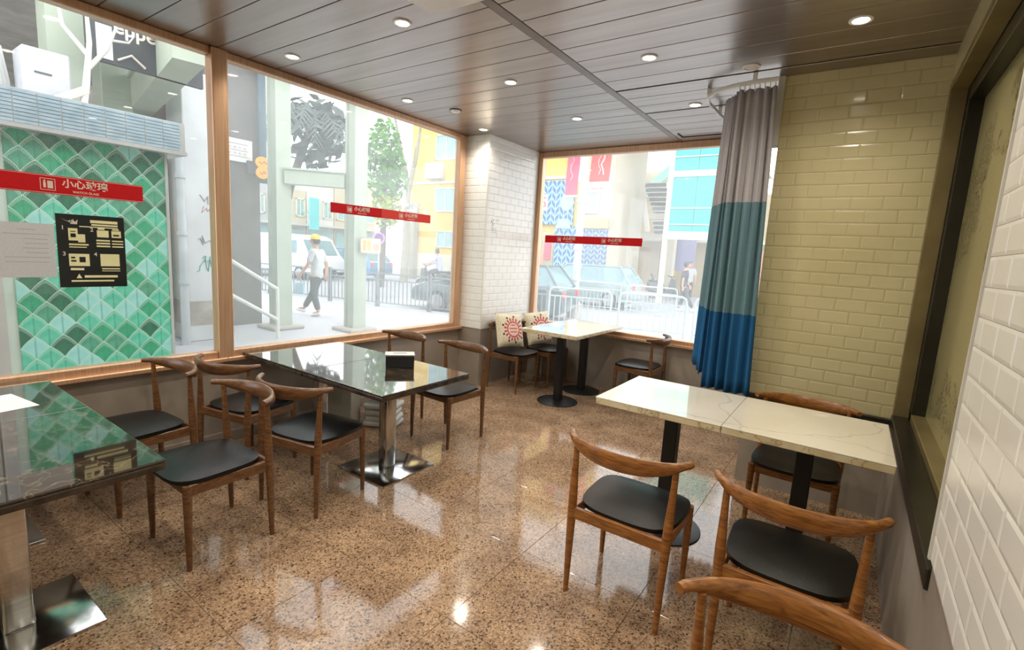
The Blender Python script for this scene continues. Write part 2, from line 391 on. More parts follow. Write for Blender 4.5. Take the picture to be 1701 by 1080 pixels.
# floor: slab plus polished tiles
fl = struct(box(-4.12, 0.75, YB - 0.1, 5.95, -0.15, -0.009).build('floor', 'grout'), 'polished brown speckled granite floor of the room')
TS = 0.638
tile_me = {}
def slab_tile(wx, wy):
    k = (round(wx, 3), round(wy, 3))
    if k not in tile_me:
        tile_me[k] = box(0, wx, 0, wy, -0.009, 0.0, bevel=0.0008).mesh('granite_tile', 'floor')
    return tile_me[k]
x = -0.672 - 6 * TS
while x < XR + 0.2:
    x0, x1 = max(x, XL - 0.1) , min(x + TS, XR + 0.30)
    y = 2.16 - 7 * TS
    while y < YF + 0.1:
        y0, y1 = y, min(y + TS, YF + 0.15)
        if y1 - y0 > 0.03 and x1 - x0 > 0.03 and y0 > YB - 0.2:
            link('granite_tile', slab_tile(x1 - x0 - 0.002, y1 - y0 - 0.002), fl, (x0 + 0.001, y0 + 0.001, 0))
        y += TS
    x += TS
# ceiling: slab plus strip planks
ce = struct(box(-4.12, 0.75, YB - 0.1, 5.95, H + 0.018, H + 0.16).build('ceiling', 'plankgap'), 'dark bronze strip ceiling with recessed downlights')
PW = 0.2234
pm = {}
def plank(wx, wy):
    k = (round(wx, 3), round(wy, 3))
    if k not in pm: pm[k] = box(0, wx, 0, wy, 0, 0.014, bevel=0.002).mesh('plank', 'plank')
    return pm[k]
k0 = int((YB - 2.041) / PW) - 1
for k in range(k0, 17):
    y0 = 2.041 + k * PW; y1 = min(y0 + PW, YF + 0.04)
    if y0 < YB - 0.1 or y0 > YF: continue
    for side, (a, b) in enumerate(((XL - 0.03, -1.835), (-1.765, XR + 0.04))):
        g = 0.006
        lo = g/2 + (0.014 if side and k in (8, 11) else 0); hi = g/2 + (0.006 if side and k in (7, 14, 10) else 0)
        if y1 - y0 > 0.05: link('plank', plank(b - a, y1 - y0 - lo - hi), ce, (a, y0 + lo, H))
box(-1.832, -1.768, YB, YF + 0.04, H - 0.002, H + 0.014, bevel=0.002).build('trim', 'strip', ce)
hatch = MB()
hatch.box(-1.70, -1.00, 5.455, 5.47, H - 0.006, H + 0.003).box(-1.715, -1.70, 5.30, 5.47, H - 0.006, H + 0.003)
hatch.build('access_hatch_edge', 'plankgap', ce)

# metro tiles
mt = {}
def metro(wu, wz, mat):
    k = (round(wu, 3), round(wz, 3), mat)
    if k not in mt:
        m = min(0.010, wu * 0.3, wz * 0.3); b = MB(); d = 0.0052
        lo = [(0, 0, 0), (wu, 0, 0), (wu, 0, wz), (0, 0, wz)]; hi = [(m, -d, m), (wu - m, -d, m), (wu - m, -d, wz - m), (m, -d, wz - m)]
        e = 0.0036; mid = [(0, -e, 0), (wu, -e, 0), (wu, -e, wz), (0, -e, wz)]
        L = [b.bm.verts.new(p) for p in lo]; Mi = [b.bm.verts.new(p) for p in mid]; Hh = [b.bm.verts.new(p) for p in hi]
        for A, B in ((L, Mi), (Mi, Hh)):
            for i in range(4): b.bm.faces.new((A[i], A[(i+1) % 4], B[(i+1) % 4], B[i]))
        b.bm.faces.new(Hh)
        mt[k] = b.mesh('metro_tile', mat)
    return mt[k]
def tiled(parent, org, rz, width, z0, z1, mat='tile', tw=0.172, th=0.0840, phase=0.0):
    """running-bond metro tiles on a vertical face; local +X runs along the face, outward normal is local -Y"""
    c, s = math.cos(rz), math.sin(rz); r = 0; z = z0
    while z < z1 - 0.01:
        zh = min(th, z1 - z); u = -tw + phase if r % 2 else -tw/2 + phase
        while u < width - 0.004:
            a, b = max(u, 0), min(u + tw, width)
            if b - a > 0.012:
                link('metro_tile', metro(b - a - 0.002, zh - 0.002, mat), parent, (org[0] + c * (a + 0.001), org[1] + s * (a + 0.001), z + 0.001), rz)
            u += tw
        z += th; r += 1

# left wall: knee wall, copper-framed windows
wl = struct(box(-4.12, XL, YB - 0.1, 4.62, 0, SILL).build('wall_left', 'plaster'), 'low grey plaster wall under the left windows')
box(XL, XL + 0.012, YB, 4.60, 0, 0.09).build('baseboard', 'plaster', wl)
box(-4.12, XL, YB - 0.1, -1.30, SILL, H + 0.02).build('wall_end', 'plaster', wl)
def window(name, label, gl, fr_parts, pane_box):
    o = bpy.data.objects.new(name, None); COL.objects.link(o); struct(o, label)
    for nm, mb in fr_parts: mb.build(nm, 'copper', o, smooth=False)
    box(*pane_box).build('glass_pane', gl, o)
    return o
FX0, FX1 = -4.02, XL + 0.035
fb = lambda y0, y1, z0, z1, x0=FX0, x1=FX1: box(x0, x1, y0, y1, z0, z1, bevel=0.008, seg=2)
window('window_1', 'left window pane looking onto the green scale-tiled kiosk', 'glass',
       [('frame_top', fb(-1.30, 1.775, 2.895, H)), ('frame_bottom', fb(-1.30, 1.775, SILL, 0.755)), ('frame_side', fb(-1.30, -1.20, 0.755, 2.895)),
        ('sill', box(-4.05, XL + 0.07, -1.30, 1.83, SILL - 0.03, SILL + 0.004, bevel=0.006))],
       (-3.999, -3.991, -1.20, 1.775, 0.755, 2.895))
window('window_2', 'second window pane looking onto the street and fence', 'glass2',
       [('mullion', fb(1.775, 1.886, SILL, H, FX0, FX1 + 0.02)), ('frame_top', fb(1.886, 4.47, 2.895, H)), ('frame_bottom', fb(1.886, 4.47, SILL, 0.755)),
        ('frame_side', fb(4.47, 4.575, SILL, H)), ('sill', box(-4.05, XL + 0.07, 1.83, 4.60, SILL - 0.03, SILL + 0.004, bevel=0.006))],
       (-3.999, -3.991, 1.886, 4.47, 0.755, 2.895))
# pillar
pl = struct(box(-4.12, XP, YP, 5.86, 0, H + 0.01).build('pillar', 'plaster'), 'square corner pillar clad in white metro tiles')
box(-4.0, XP - 0.0, YP - 0.006, YP, SILL, H, bevel=0).build('tile_joint', 'tilejoint', pl)
box(XP, XP + 0.006, YP - 0.006, YF, SILL, H).build('tile_joint', 'tilejoint', pl)
tiled(pl, (XL + 0.0, YP - 0.006, 0), 0, XP - XL, SILL, H)
tiled(pl, (XP + 0.006, YP, 0), PI/2, YF - YP - 0.08, SILL, H, phase=0.03)
box(XP - 0.006, XP + 0.010, YP - 0.012, YP + 0.004, SILL, H).build('corner_trim', 'tilejoint', pl)
sc_ = MB(); gx = XP + 0.013
sc_.tube([(gx, 4.70, 2.02), (gx, 4.745, 2.0), (gx, 4.70, 1.975), (gx, 4.69, 1.995), (gx, 4.74, 1.95), (gx, 4.70, 1.925)], 0.0022, n=4).tube([(gx, 4.78, 2.0), (gx, 4.86, 2.005)], 0.0018, n=4)
for i in range(3): sc_.tube([(gx, 4.70, 1.90 - i*0.022), (gx, 4.74, 1.905 - i*0.022), (gx, 4.80, 1.898 - i*0.022)], 0.0016, n=4)
sc_.build('scribble', 'charcoalink', pl)
# far wall with window 3
wf = struct(box(XP, 0.75, YF, 5.86, 0, SILL).build('wall_far', 'plaster'), 'low grey plaster wall under the far window')
box(-0.70, 0.75, YF, 5.86, SILL, H + 0.02).build('wall_end', 'plaster', wf)
gb = lambda x0, x1, z0, z1, y0=YF - 0.035, y1=YF + 0.05: box(x0, x1, y0, y1, z0, z1, bevel=0.008, seg=2)
window('window_3', 'far window pane looking onto the street barriers', 'glass3',
       [('frame_side', gb(-3.62, -3.555, SILL, H)), ('frame_top', gb(-3.555, -0.70, 2.875, H)), ('frame_bottom', gb(-3.555, -0.70, SILL, 0.75)), ('frame_side', gb(-0.76, -0.70, 0.75, 2.875)),
        ('sill', box(-3.61, -0.60, YF - 0.07, YF + 0.02, SILL - 0.03, SILL + 0.004, bevel=0.006))],
       (-3.555, -0.76, YF + 0.012, YF + 0.02, 0.75, 2.875))
# recess wall (cream tiles)
wc = struct(box(-0.578, 0.75, YC, YF, 0, H + 0.01).build('wall_recess', 'plaster'), 'cream metro-tiled wall beside the curtain')
box(-0.578, XR + 0.02, YC - 0.006, YC, SILL - 0.01, H).build('tile_joint', 'creamjoint', wc)
tiled(wc, (-0.578, YC - 0.006, 0), 0, XR + 0.02 + 0.578, SILL, H, mat='tilecream', phase=0.05)
box(-0.578, XR, YC - 0.03, YC, SILL - 0.035, SILL, bevel=0.004).build('ledge', 'darkframe', wc)
# right wall with framed recess
YR0, YR1, ZR0, ZR1 = 1.92, 3.99, 0.70, 2.774
wr = struct(box(XR, 0.75, YB - 0.1, YC, 0, ZR0).build('wall_right', 'plaster'), 'right wall with white metro tiles and a dark framed recess')
box(XR, 0.75, YB - 0.1, YR0, ZR0, H + 0.01).build('wall_end', 'plaster', wr)
box(XR, 0.75, YR0, YC, ZR1, H + 0.01).build('lintel', 'tilecream', wr)
box(0.60, 0.75, YR0, YC, ZR0, ZR1).build('wall_back', 'plaster', wr)
box(XR - 0.006, XR, 0.30, YR0, 0.78, H).build('tile_joint', 'tilejoint', wr)
tiled(wr, (XR - 0.006, YR0 - 0.012, 0), -PI/2, 1.55, 0.78, H)
box(XR - 0.016, XR + 0.0, YR0 - 0.014, YR0 + 0.004, 0.78, H).build('corner_trim', 'whitepaint', wr)
wn = struct(bpy.data.objects.new('window_4', None), 'dark bronze framed window of etched gold glass in the right wall'); COL.objects.link(wn)
# outer casing: far jamb, near jamb, sill, head; then a darker inner step and the glass
for nm, b, mat in (
    ('frame_side', (XR - 0.004, 0.386, YR1 - 0.05, YR1 + 0.02, ZR0, ZR1), 'brownframe'), ('frame_side', (0.386, 0.46, YR1 - 0.12, YR1 + 0.02, ZR0, ZR1), 'darkframe'),
    ('sill', (XR - 0.012, 0.386, YR0, YR1 - 0.05, ZR0 - 0.03, ZR0 + 0.045), 'darkframe'), ('sill', (0.386, 0.60, YR0, YR1 - 0.05, ZR0, ZR0 + 0.085), 'brownframe'),
    ('frame_top', (XR - 0.004, 0.386, YR0, YR1 - 0.05, ZR1 - 0.05, ZR1), 'brownframe'), ('frame_top', (0.386, 0.46, YR0, YR1 - 0.12, ZR1 - 0.13, ZR1), 'darkframe'),
    ('frame_side', (0.33, 0.46, YR0, YR0 + 0.05, ZR0 + 0.085, ZR1 - 0.05), 'darkframe')):
    box(*b, bevel=0.004).build(nm, mat, wn)
box(0.455, 0.467, YR0 + 0.05, YR1 - 0.12, ZR0 + 0.085, ZR1 - 0.13).build('glass_pane', 'damask', wn)
# wall behind the camera
struct(box(-4.12, 0.75, YB - 0.2, YB, 0, H + 0.02).build('wall_near', 'tilecream'), 'wall at the camera end of the room')
# white downpipe trim at the edge of the recess wall
struct(box(-0.622, -0.578, YC - 0.035, YC + 0.03, 2.48, H - 0.002, bevel=0.004).build('trim_1', 'whitepaint'), 'white boxed trim beside the curtain top')

# ------------------------------------------------------------------ ceiling fittings
first = None
LAMP_LABEL = {}
def lamp_label(x, y):
    col = {-3.56: 'row along the left windows', -2.41: 'row left of the divider strip', -1.30: 'row right of the divider strip', -0.16: 'row over the right marble table'}[x]
    order = {4.405: 'nearest the far window', 3.29: 'second from the far window', 2.17: 'third from the far window', 1.05: 'fourth from the far window'}[y]
    return 'lit ceiling downlight, %s, %s' % (order, col)
for x, y in LAMPS:
    if y < 1.0: continue
    if first is None:
        first = thing('downlight', '', 'ceiling light')
        MB().lathe([(0.040, -0.004), (0.050, -0.006), (0.056, -0.003), (0.056, 0.012), (0.040, 0.012), (0.040, -0.004)]).build('ring', 'white', first, smooth=True)
        MB().lathe([(0.0, -0.001), (0.039, -0.001), (0.039, 0.006), (0.0, 0.006)]).build('lens', 'lens', first, smooth=True)
        first.location = (x, y, H - 0.002); first['label'] = lamp_label(x, y); first['group'] = 'lit downlights'
        cur = first
    else:
        cur = copy_tree(first, (x, y, H - 0.002), 0, lamp_label(x, y))
sd = thing('smoke_detector', 'small white dome sensor on the ceiling near the pillar', 'detector', (-3.35, 3.71, H - 0.002))
MB().lathe([(0.0, -0.022), (0.03, -0.020), (0.045, -0.010), (0.05, 0.0), (0.0, 0.0)]).build('dome', 'white', sd, smooth=True)
MB().lathe([(0.05, -0.004), (0.058, -0.003), (0.058, 0.0), (0.05, 0.0), (0.05, -0.004)]).build('rim', 'black', sd, smooth=True)
od = thing('unlit_downlight', 'unlit round downlight on the ceiling above the curtain track', 'ceiling light', (-0.76, 3.73, H - 0.002))
MB().lathe([(0.045, -0.005), (0.058, -0.004), (0.058, 0.01), (0.045, 0.01), (0.045, -0.005)]).build('ring', 'white', od, smooth=True)
MB().lathe([(0.0, -0.002), (0.045, -0.002), (0.045, 0.006), (0.0, 0.006)]).build('lens', 'lensoff', od, smooth=True)
ac = thing('ceiling_air_vent', 'white rounded square air unit at the ceiling edge by the divider', 'air vent', (-1.83, 1.84, H - 0.001))
b = MB()
pts = []
for cx, cy, a0 in ((0.24, 0.24, 0), (-0.24, 0.24, 90), (-0.24, -0.24, 180), (0.24, -0.24, 270)):
    for a in range(0, 91, 15): pts.append((cx + 0.06*math.cos(math.radians(a0 + a)), cy + 0.06*math.sin(math.radians(a0 + a))))
b.prism(pts, -0.03, -0.001, axis='z').build('housing', 'white', ac)
MB().lathe([(0.16, -0.034), (0.21, -0.034), (0.21, -0.03), (0.16, -0.03), (0.16, -0.034)], n=36).build('ring', 'brownframe', ac)
MB().lathe([(0.0, -0.040), (0.14, -0.036), (0.15, -0.03), (0.0, -0.03)], n=36).build('cover', 'white', ac, smooth=True)
# curtain track, curtain
tr = thing('curtain_track', 'white curved curtain track hung below the ceiling in the corner', 'curtain track', (-0.6, 3.85, H - 0.06))
TP = [(0.0, 0.0), (-0.15, 0.0), (-0.3, 0.03), (-0.42, 0.09), (-0.5, 0.2), (-0.535, 0.36), (-0.53, 0.7), (-0.515, 1.1), (-0.51, 1.5), (-0.505, 1.80)]
MB().tube([(a, b, 0) for a, b in TP], [(0.011, 0.016)] * len(TP), n=8).build('rail', 'white', tr, smooth=True)
for i in (1, 4, 6, 8): MB().box(TP[i][0] - 0.012, TP[i][0] + 0.012, TP[i][1] - 0.012, TP[i][1] + 0.012, 0.012, 0.058).build('bracket', 'white', tr)
cu = thing('curtain', 'tall curtain in grey, teal and blue bands bunched beside the tiled wall', 'curtain', (0, 0, 0))
def drape(top, bot, z1, z0, folds, amp0, amp1, name, ph=0.0):
    b = MB(); nu, nv = folds * 10, 22; grid = []
    T = [Vector((*p, 0)) for p in top]; B = [Vector((*p, 0)) for p in bot]
    def along(P, s):
        L = [0]
        for i in range(len(P) - 1): L.append(L[-1] + (P[i+1] - P[i]).length)
        d = s * L[-1]
        for i in range(len(P) - 1):
            if d <= L[i+1] + 1e-9:
                k = (d - L[i]) / max(L[i+1] - L[i], 1e-9); t = (P[i+1] - P[i]).normalized()
                return P[i].lerp(P[i+1], k), Vector((-t.y, t.x, 0))
    for j in range(nv + 1):
        v = j / nv; row = []
        for i in range(nu + 1):
            s = i / nu
            a, na = along(T, s); c, nc = along(B, s)
            p = a.lerp(c, v); n = na.lerp(nc, v).normalized()
            am = amp0 + (amp1 - amp0) * v
            off = am * math.sin(2*PI*folds*s + ph + 0.5*math.sin(3*v + s*5)) * (0.75 + 0.25*math.sin(9*s + 2*v))
            q = p + n * off; row.append(b.bm.verts.new((q.x, q.y, z1 + (z0 - z1) * v + 0.006*math.sin(11*s)*v)))
        grid.append(row)
    for j in range(nv):
        for i in range(nu): b.bm.faces.new((grid[j][i], grid[j][i+1], grid[j+1][i+1], grid[j+1][i]))
    me = b.mesh(name, 'curtain', True); o = link(name, me, cu)
    sm = o.modifiers.new('thick', 'SOLIDIFY'); sm.thickness = 0.003
    return o
drape([(-0.608, 3.87), (-0.865, 3.87)], [(-0.535, 3.88), (-0.88, 3.90)], H - 0.10, 0.70, 5, 0.022, 0.036, 'front_panel')
drape([(-0.865, 3.89), (-0.95, 3.98)], [(-0.90, 3.98), (-1.10, 4.50)], H - 0.12, 0.77, 3, 0.012, 0.028, 'side_panel', 1.0)
for i in range(8):
    xx = -0.62 - i * 0.032
    MB().tube([(xx, 3.855, H - 0.062), (xx, 3.862, H - 0.085), (xx + 0.004, 3.868, H - 0.115)], 0.004, n=6).build('hook', 'white', cu)

# ------------------------------------------------------------------ chairs
def make_chair(name, woodmat, label, loc, rz):
    t = thing(name, label, 'chair', loc, rz, 'wooden horn-back chairs')
    # cushion
    b = MB(); nx, ny = 12, 10; top = []; 
    def outline(u, v):   # u,v in -1..1 superellipse trapezoid
        wx = 0.225 + 0.020 * (v + 1) / 2
        return u * wx, -0.195 + (v + 1) / 2 * 0.445
    def round_(u, v):
        k = 4.0; r = (abs(u)**k + abs(v)**k) ** (1/k); m = max(abs(u), abs(v), 1e-6)
        f = m / r if r > 0 else 1
        return u * f, v * f
    for s_ in (0, 1):
        rows = []
        for j in range(ny + 1):
            row = []
            for i in range(nx + 1):
                u, v = -1 + 2*i/nx, -1 + 2*j/ny
                uu, vv = round_(u, v); x, y = outline(uu, vv)
                e = max(abs(u), abs(v))
                z = (0.440 if s_ == 0 else 0.462 + 0.022 * (1 - e**3)) - (0.006 * (1 - (abs(u))**2) if s_ else 0)
                row.append(b.bm.verts.new((x, y, z)))
            rows.append(row)
        for j in range(ny):
            for i in range(nx): b.bm.faces.new((rows[j][i], rows[j][i+1], rows[j+1][i+1], rows[j+1][i]))
        top.append(rows)
    rim = lambda g: [g[0][i] for i in range(nx)] + [g[j][nx] for j in range(ny)] + [g[ny][i] for i in range(nx, 0, -1)] + [g[j][0] for j in range(ny, 0, -1)]
    A, B = rim(top[0]), rim(top[1])
    for i in range(len(A)): b.bm.faces.new((A[i], A[(i+1) % len(A)], B[(i+1) % len(A)], B[i]))
    b.build('seat', 'seat', t, smooth=True)
    # frame under the cushion
    f = MB()
    f.box(-0.215, 0.215, 0.185, 0.207, 0.385, 0.441, bevel=0.003); f.box(-0.215, 0.215, -0.212, -0.190, 0.385, 0.441, bevel=0.003)
    for s in (-1, 1): f.box(s*0.222 - 0.011, s*0.222 + 0.011, -0.20, 0.20, 0.385, 0.441, bevel=0.003)
    f.build('seat_frame', woodmat, t)
    for s in (-1, 1):
        MB().tube([(s*0.222, 0.203, 0.0), (s*0.222, 0.202, 0.2), (s*0.220, 0.200, 0.40), (s*0.220, 0.199, 0.438)], [0.0125, 0.017, 0.021, 0.021], n=10).build('leg', woodmat, t, smooth=True)
        MB().tube([(s*0.226, -0.212, 0.0), (s*0.227, -0.208, 0.2), (s*0.229, -0.202, 0.40), (s*0.231, -0.198, 0.50), (s*0.234, -0.192, 0.66), (s*0.236, -0.189, 0.772)], [0.0125, 0.017, 0.0215, 0.021, 0.015, 0.0125], n=10).build('leg', woodmat, t, smooth=True)
    # horn-shaped back rail
    pts, rad = [], []
    n = 24
    for i in range(n + 1):
        u = -1 + 2*i/n; x = 0.285 * math.sin(u * 1.30) / math.sin(1.30)
        y = -0.292 + 0.150 * (1 - math.cos(u * 1.30)) / (1 - math.cos(1.30))
        c = max(0.0, 1 - (abs(u) / 0.82) ** 2.2)
        hgt = 0.0165 + 0.026 * c; th = 0.0175 - 0.003 * c
        if abs(u) > 0.97: hgt *= 0.86; th *= 0.86
        pts.append((x, y, 0.783 - 0.018 * c + 0.006 * abs(u) ** 3)); rad.append((th, hgt))
    MB().tube(pts, rad, n=14).build('backrest', woodmat, t, smooth=True)
    return t
c0 = make_chair('dining_chair', 'wood', 'wooden chair by the left window wall, its seat half under the left dark table', (-3.52, 1.11, 0), PI + 0.06)
def chair(x, y, rz, label, src=None): return copy_tree(src or c0, (x, y, 0), rz, label)
chair(-2.72, 1.166, PI, 'wooden chair at the front corner of the left dark table, aisle side')
chair(-3.49, 1.77, 0.22, 'wooden chair behind it at the middle dark table, close under the window mullion')
chair(-2.72, 1.79, 0.20, 'wooden chair tucked beside the steel pedestal on the near side of the middle dark table')
chair(-3.50, 3.10, PI, 'wooden chair with its back to the second window sill behind the napkin box')
chair(-2.79, 3.13, PI - 0.05, 'wooden chair on the far aisle side of the middle dark table')
chair(-3.30, 4.875, -PI/2, 'wooden chair against the pillar carrying the nearer printed cushion')
chair(-3.17, 5.385, -PI/2, 'wooden chair in the corner under the far window carrying the other printed cushion')
chair(-1.90, 5.40, PI/2, 'wooden chair under the far window, right of the small marble table')
c1 = make_chair('dining_chair', 'wood2', 'orange brown wooden chair at the left half of the long marble table', (-0.755, 2.24, 0), 0.0)
chair(-0.079, 2.235, 0.0, 'wooden chair at the right half of the long marble table, beside the right wall', c1)
chair(-0.162, 3.46, PI, 'wooden chair on the far side of the long marble table, against the cream tiled wall', c1)
chair(0.008, 1.11, PI, 'nearest wooden chair, cut off so that mostly its curved orange rail shows', c1)

# ------------------------------------------------------------------ tables
def steel_table(x0, x1, y0, y1, z, label, px, py, ps):
    cx, cy = (x0 + x1)/2, (y0 + y1)/2
    t = thing('dining_table', label, 'table', (cx, cy, 0), 0, 'dark marble tables on steel pedestals')
    top = MB(); hx, hy = (x1 - x0)/2 - 0.001, (y1 - y0)/2
    top.box(-hx, hx, -hy, hy, z - 0.012, z, bevel=0.004, seg=2).build('tabletop', 'darkstone', t)
    MB().box(-hx + 0.002, hx - 0.002, -hy + 0.002, hy - 0.002, z - 0.045, z - 0.0125, bevel=0.008, seg=2).build('edge_apron', 'stoneedge', t)
    dx, dy = px - cx, py - cy
    MB().box(dx - 0.047, dx + 0.047, dy - 0.047, dy + 0.047, 0.010, z - 0.05, bevel=0.012, seg=3).build('column', 'steel', t, smooth=True)
    MB().box(dx - ps/2, dx + ps/2, dy - ps/2, dy + ps/2, 0.0005, 0.012, bevel=0.004, seg=2).build('base_plate', 'steel', t, smooth=True)
    MB().box(dx - 0.15, dx + 0.15, dy - 0.15, dy + 0.15, z - 0.0495, z - 0.0455).build('mount', 'black', t)
    return t
steel_table(-3.12, -2.265, 1.954, 2.780, 0.727, 'dark polished marble table with the napkin box on it', -2.70, 2.38, 0.50)
steel_table(-3.955, -3.122, 1.954, 2.780, 0.727, 'dark polished marble table pushed to the sill below the second window', -3.53, 2.38, 0.50)
steel_table(-3.14, -2.198, -0.045, 0.782, 0.727, 'dark veined marble table cut off by the left lower corner, green reflections', -2.63, 0.38, 0.46)
steel_table(-3.955, -3.142, -0.045, 0.782, 0.727, 'dark veined marble table with a white sheet, below the kiosk window', -3.53, 0.38, 0.46)
def disc_table(x0, x1, y0, y1, z, label, px, py, group):
    cx, cy = (x0 + x1)/2, (y0 + y1)/2
    t = thing('dining_table', label, 'table', (cx, cy, 0), 0, group)
    hx, hy = (x1 - x0)/2 - 0.001, (y1 - y0)/2 - 0.001
    MB().box(-hx, hx, -hy, hy, z - 0.008, z, bevel=0.002).build('tabletop', 'whitestone', t)
    MB().box(-hx + 0.001, hx - 0.001, -hy + 0.001, hy - 0.001, z - 0.042, z - 0.0083, bevel=0.003).build('edge_apron', 'whiteedge', t)
    dx, dy = px - cx, py - cy
    MB().box(dx - 0.04, dx + 0.04, dy - 0.04, dy + 0.04, 0.018, z - 0.048, bevel=0.004).build('column', 'black', t)
    MB().lathe([(0.0, 0.022), (0.05, 0.021), (0.20, 0.012), (0.228, 0.008), (0.23, 0.0005), (0.0, 0.0005)], n=40, c=(dx, dy, 0)).build('base_disc', 'black', t, smooth=True)
    MB().box(dx - 0.16, dx + 0.16, dy - 0.16, dy + 0.16, z - 0.0475, z - 0.0425).build('mount', 'black', t)
    return t
G1 = 'cream marble tables on black disc pedestals'
disc_table(-1.167, -0.467, 2.606, 3.316, 0.83, 'cream marble table half nearer the aisle, black pedestal in open view', -0.80, 2.95, G1)
disc_table(-0.467, 0.247, 2.606, 3.316, 0.83, 'cream marble table half reaching the dark framed recess on the right', -0.10, 2.95, G1)
disc_table(-2.93, -2.246, 4.436, 5.060, 0.83, 'small cream marble table in the far corner, nearer of the pair', -2.597, 4.77, G1)
disc_table(-2.93, -2.246, 5.060, 5.640, 0.83, 'small cream marble table in the far corner touching the far sill', -2.615, 5.38, G1)

# things on and under the tables
nb = thing('napkin_box', 'black napkin dispenser with a silver slotted lid on the middle dark table', 'napkin box', (-2.765, 2.545, 0.7275), 0.85)
MB().box(-0.105, 0.105, -0.055, 0.055, 0.0, 0.092, bevel=0.006, seg=2).build('body', 'boxblack', nb)
lid = MB().box(-0.11, 0.11, -0.06, 0.06, 0.0925, 0.104, bevel=0.004, seg=2).build('lid', 'silver', nb)
MB().box(-0.05, 0.05, -0.006, 0.006, 0.1035, 0.1052).build('slot', 'boxblack', lid)
mn = tag(box(-0.16, 0.16, -0.11, 0.11, 0, 0.0012).build('menu_sheet', 'paper', None, (-3.47, 0.50, 0.7275), 0.15), 'white paper sheet lying on the left dark table', 'paper')
cb = thing('carton', 'pale carton with a faint round mark standing under the middle table', 'box', (-3.72, 2.73, 0), 0.15)
MB().box(-0.17, 0.17, -0.06, 0.06, 0.0, 0.46, bevel=0.004).build('body', 'carton', cb)
pm_ = MB(); pts = [(0.05 * math.cos(a * PI / 10), -0.0615, 0.25 + 0.06 * math.sin(a * PI / 10)) for a in range(21)]
pm_.tube(pts, 0.002, n=5, cap=False).tube([(0.0, -0.0615, 0.28), (0.01, -0.0615, 0.25), (-0.005, -0.0615, 0.21)], 0.002, n=5).build('printed_mark', 'greyink', cb)
bg_ = thing('folded_cloth_bag', 'stack of folded white cloth on the floor under the middle table', 'bag', (-3.40, 2.95, 0), 0.5)
for i in range(4):
    bb = MB().box(-0.15, 0.15, -0.11, 0.11, 0.002 + i*0.055, 0.053 + i*0.055, bevel=0.02, seg=3)
    for v in bb.bm.verts: v.co.x += 0.012 * math.sin(i*2.1 + v.co.y*9); v.co.z += 0.006 * math.sin(v.co.x*25 + i) if v.co.z > 0.03 else 0
    bb.build('fold', 'bag', bg_, smooth=True)
def pillow(loc, rot, label):
    b = MB(); n = 16; g = []
    for s in (1, -1):
        rows = []
        for j in range(n + 1):
            row = []
            for i in range(n + 1):
                u, v = -1 + 2*i/n, -1 + 2*j/n
                th = 0.055 * ((1 - u**4) * (1 - v**4)) ** 0.55
                pin = 1 - 0.06 * (1 - abs(u*v)) * (u*u + v*v) / 2
                row.append(b.bm.verts.new((0.205*u*pin, -s*th, 0.205*v*pin)))
            rows.append(row)
        for j in range(n):
            for i in range(n): b.bm.faces.new((rows[j][i], rows[j][i+1], rows[j+1][i+1], rows[j+1][i]))
        g.append(rows)
    bmesh.ops.remove_doubles(b.bm, verts=b.bm.verts, dist=0.0005)
    o = b.build('cushion', 'pillow', None, loc, smooth=True, rot=rot)
    return tag(o, label, 'cushion', 'printed linen cushions')
pillow((-3.375, 4.86, 0.70), (-0.32, 0.06, PI/2 - 0.28), 'linen cushion with red sunburst print on the chair at the pillar')
pillow((-3.265, 5.34, 0.70), (-0.32, -0.05, PI/2 - 0.30), 'linen cushion with red sunburst print half hidden behind the small marble table')

# ------------------------------------------------------------------ stickers on the glass
def stripe(name, label, x, y0, y1, z0, z1, texts, slope=0.0):
    """red warning strip on the room face of a window in the left wall"""
    t = thing(name, label, 'window sticker', (x, (y0 + y1)/2, (z0 + z1)/2), PI/2)
    L, h = (y1 - y0)/2, (z1 - z0)/2
    return t, L, h
def warn(t, cx, h, fade=False):
    """pictogram square, four characters and the small line below"""
    fr = MB(); s = h * 0.62
    for a in ((-s, s, s - 0.003, s), (-s, s, -s, -s + 0.003), (-s, -s + 0.003, -s, s), (s - 0.003, s, -s, s)):
        fr.box(cx - 0.105*h/0.05 + a[0], cx - 0.105*h/0.05 + a[1], -0.0016, -0.0008, a[2], a[3])
    c = cx - 0.105*h/0.05
    fr.box(c - s*0.6, c - s*0.25, -0.0016, -0.0008, -s*0.6, s*0.35); fr.sphere((c - s*0.42, -0.0012, s*0.55), s*0.16, sy=0.05)
    fr.box(c - s*0.05, c + s*0.68, -0.0016, -0.0008, -s*0.66, s*0.6); fr.build('pictogram', 'whitevinyl', t)
    text('小心玻璃', h*1.02, 'whitevinyl', t, (cx + 0.055*h/0.05, -0.0012, h*0.22), bold=0.0012)
    text('WATCH GLASS', h*0.34, 'whitevinyl', t, (cx + 0.055*h/0.05, -0.0012, -h*0.58), bold=0.0003)
XG = -3.989
t = thing('warning_strip', 'dark red warning strip on the first left window over the green tiles', 'window sticker', (XG, 0.75, 1.877), PI/2, 'red glass warning strips')
MB().box(-0.60, 0.60, -0.0008, 0, -0.055, 0.055).build('strip', 'red', t)
e = MB(); e.box(-0.60, 0.60, -0.0012, -0.0008, 0.0485, 0.0505); e.box(-0.60, 0.60, -0.0012, -0.0008, -0.0505, -0.0485); e.build('edge_line', 'whitevinyl', t)
warn(t, 0.75 - 0.75 + 0.24, 0.055)
t = thing('warning_strip', 'red warning strip on the second window, fading towards its far end', 'window sticker', (XG, 3.43, 1.947), PI/2, 'red glass warning strips')
MB().box(-0.64, -0.05, -0.0008, 0, -0.045, 0.045).build('strip', 'red', t)
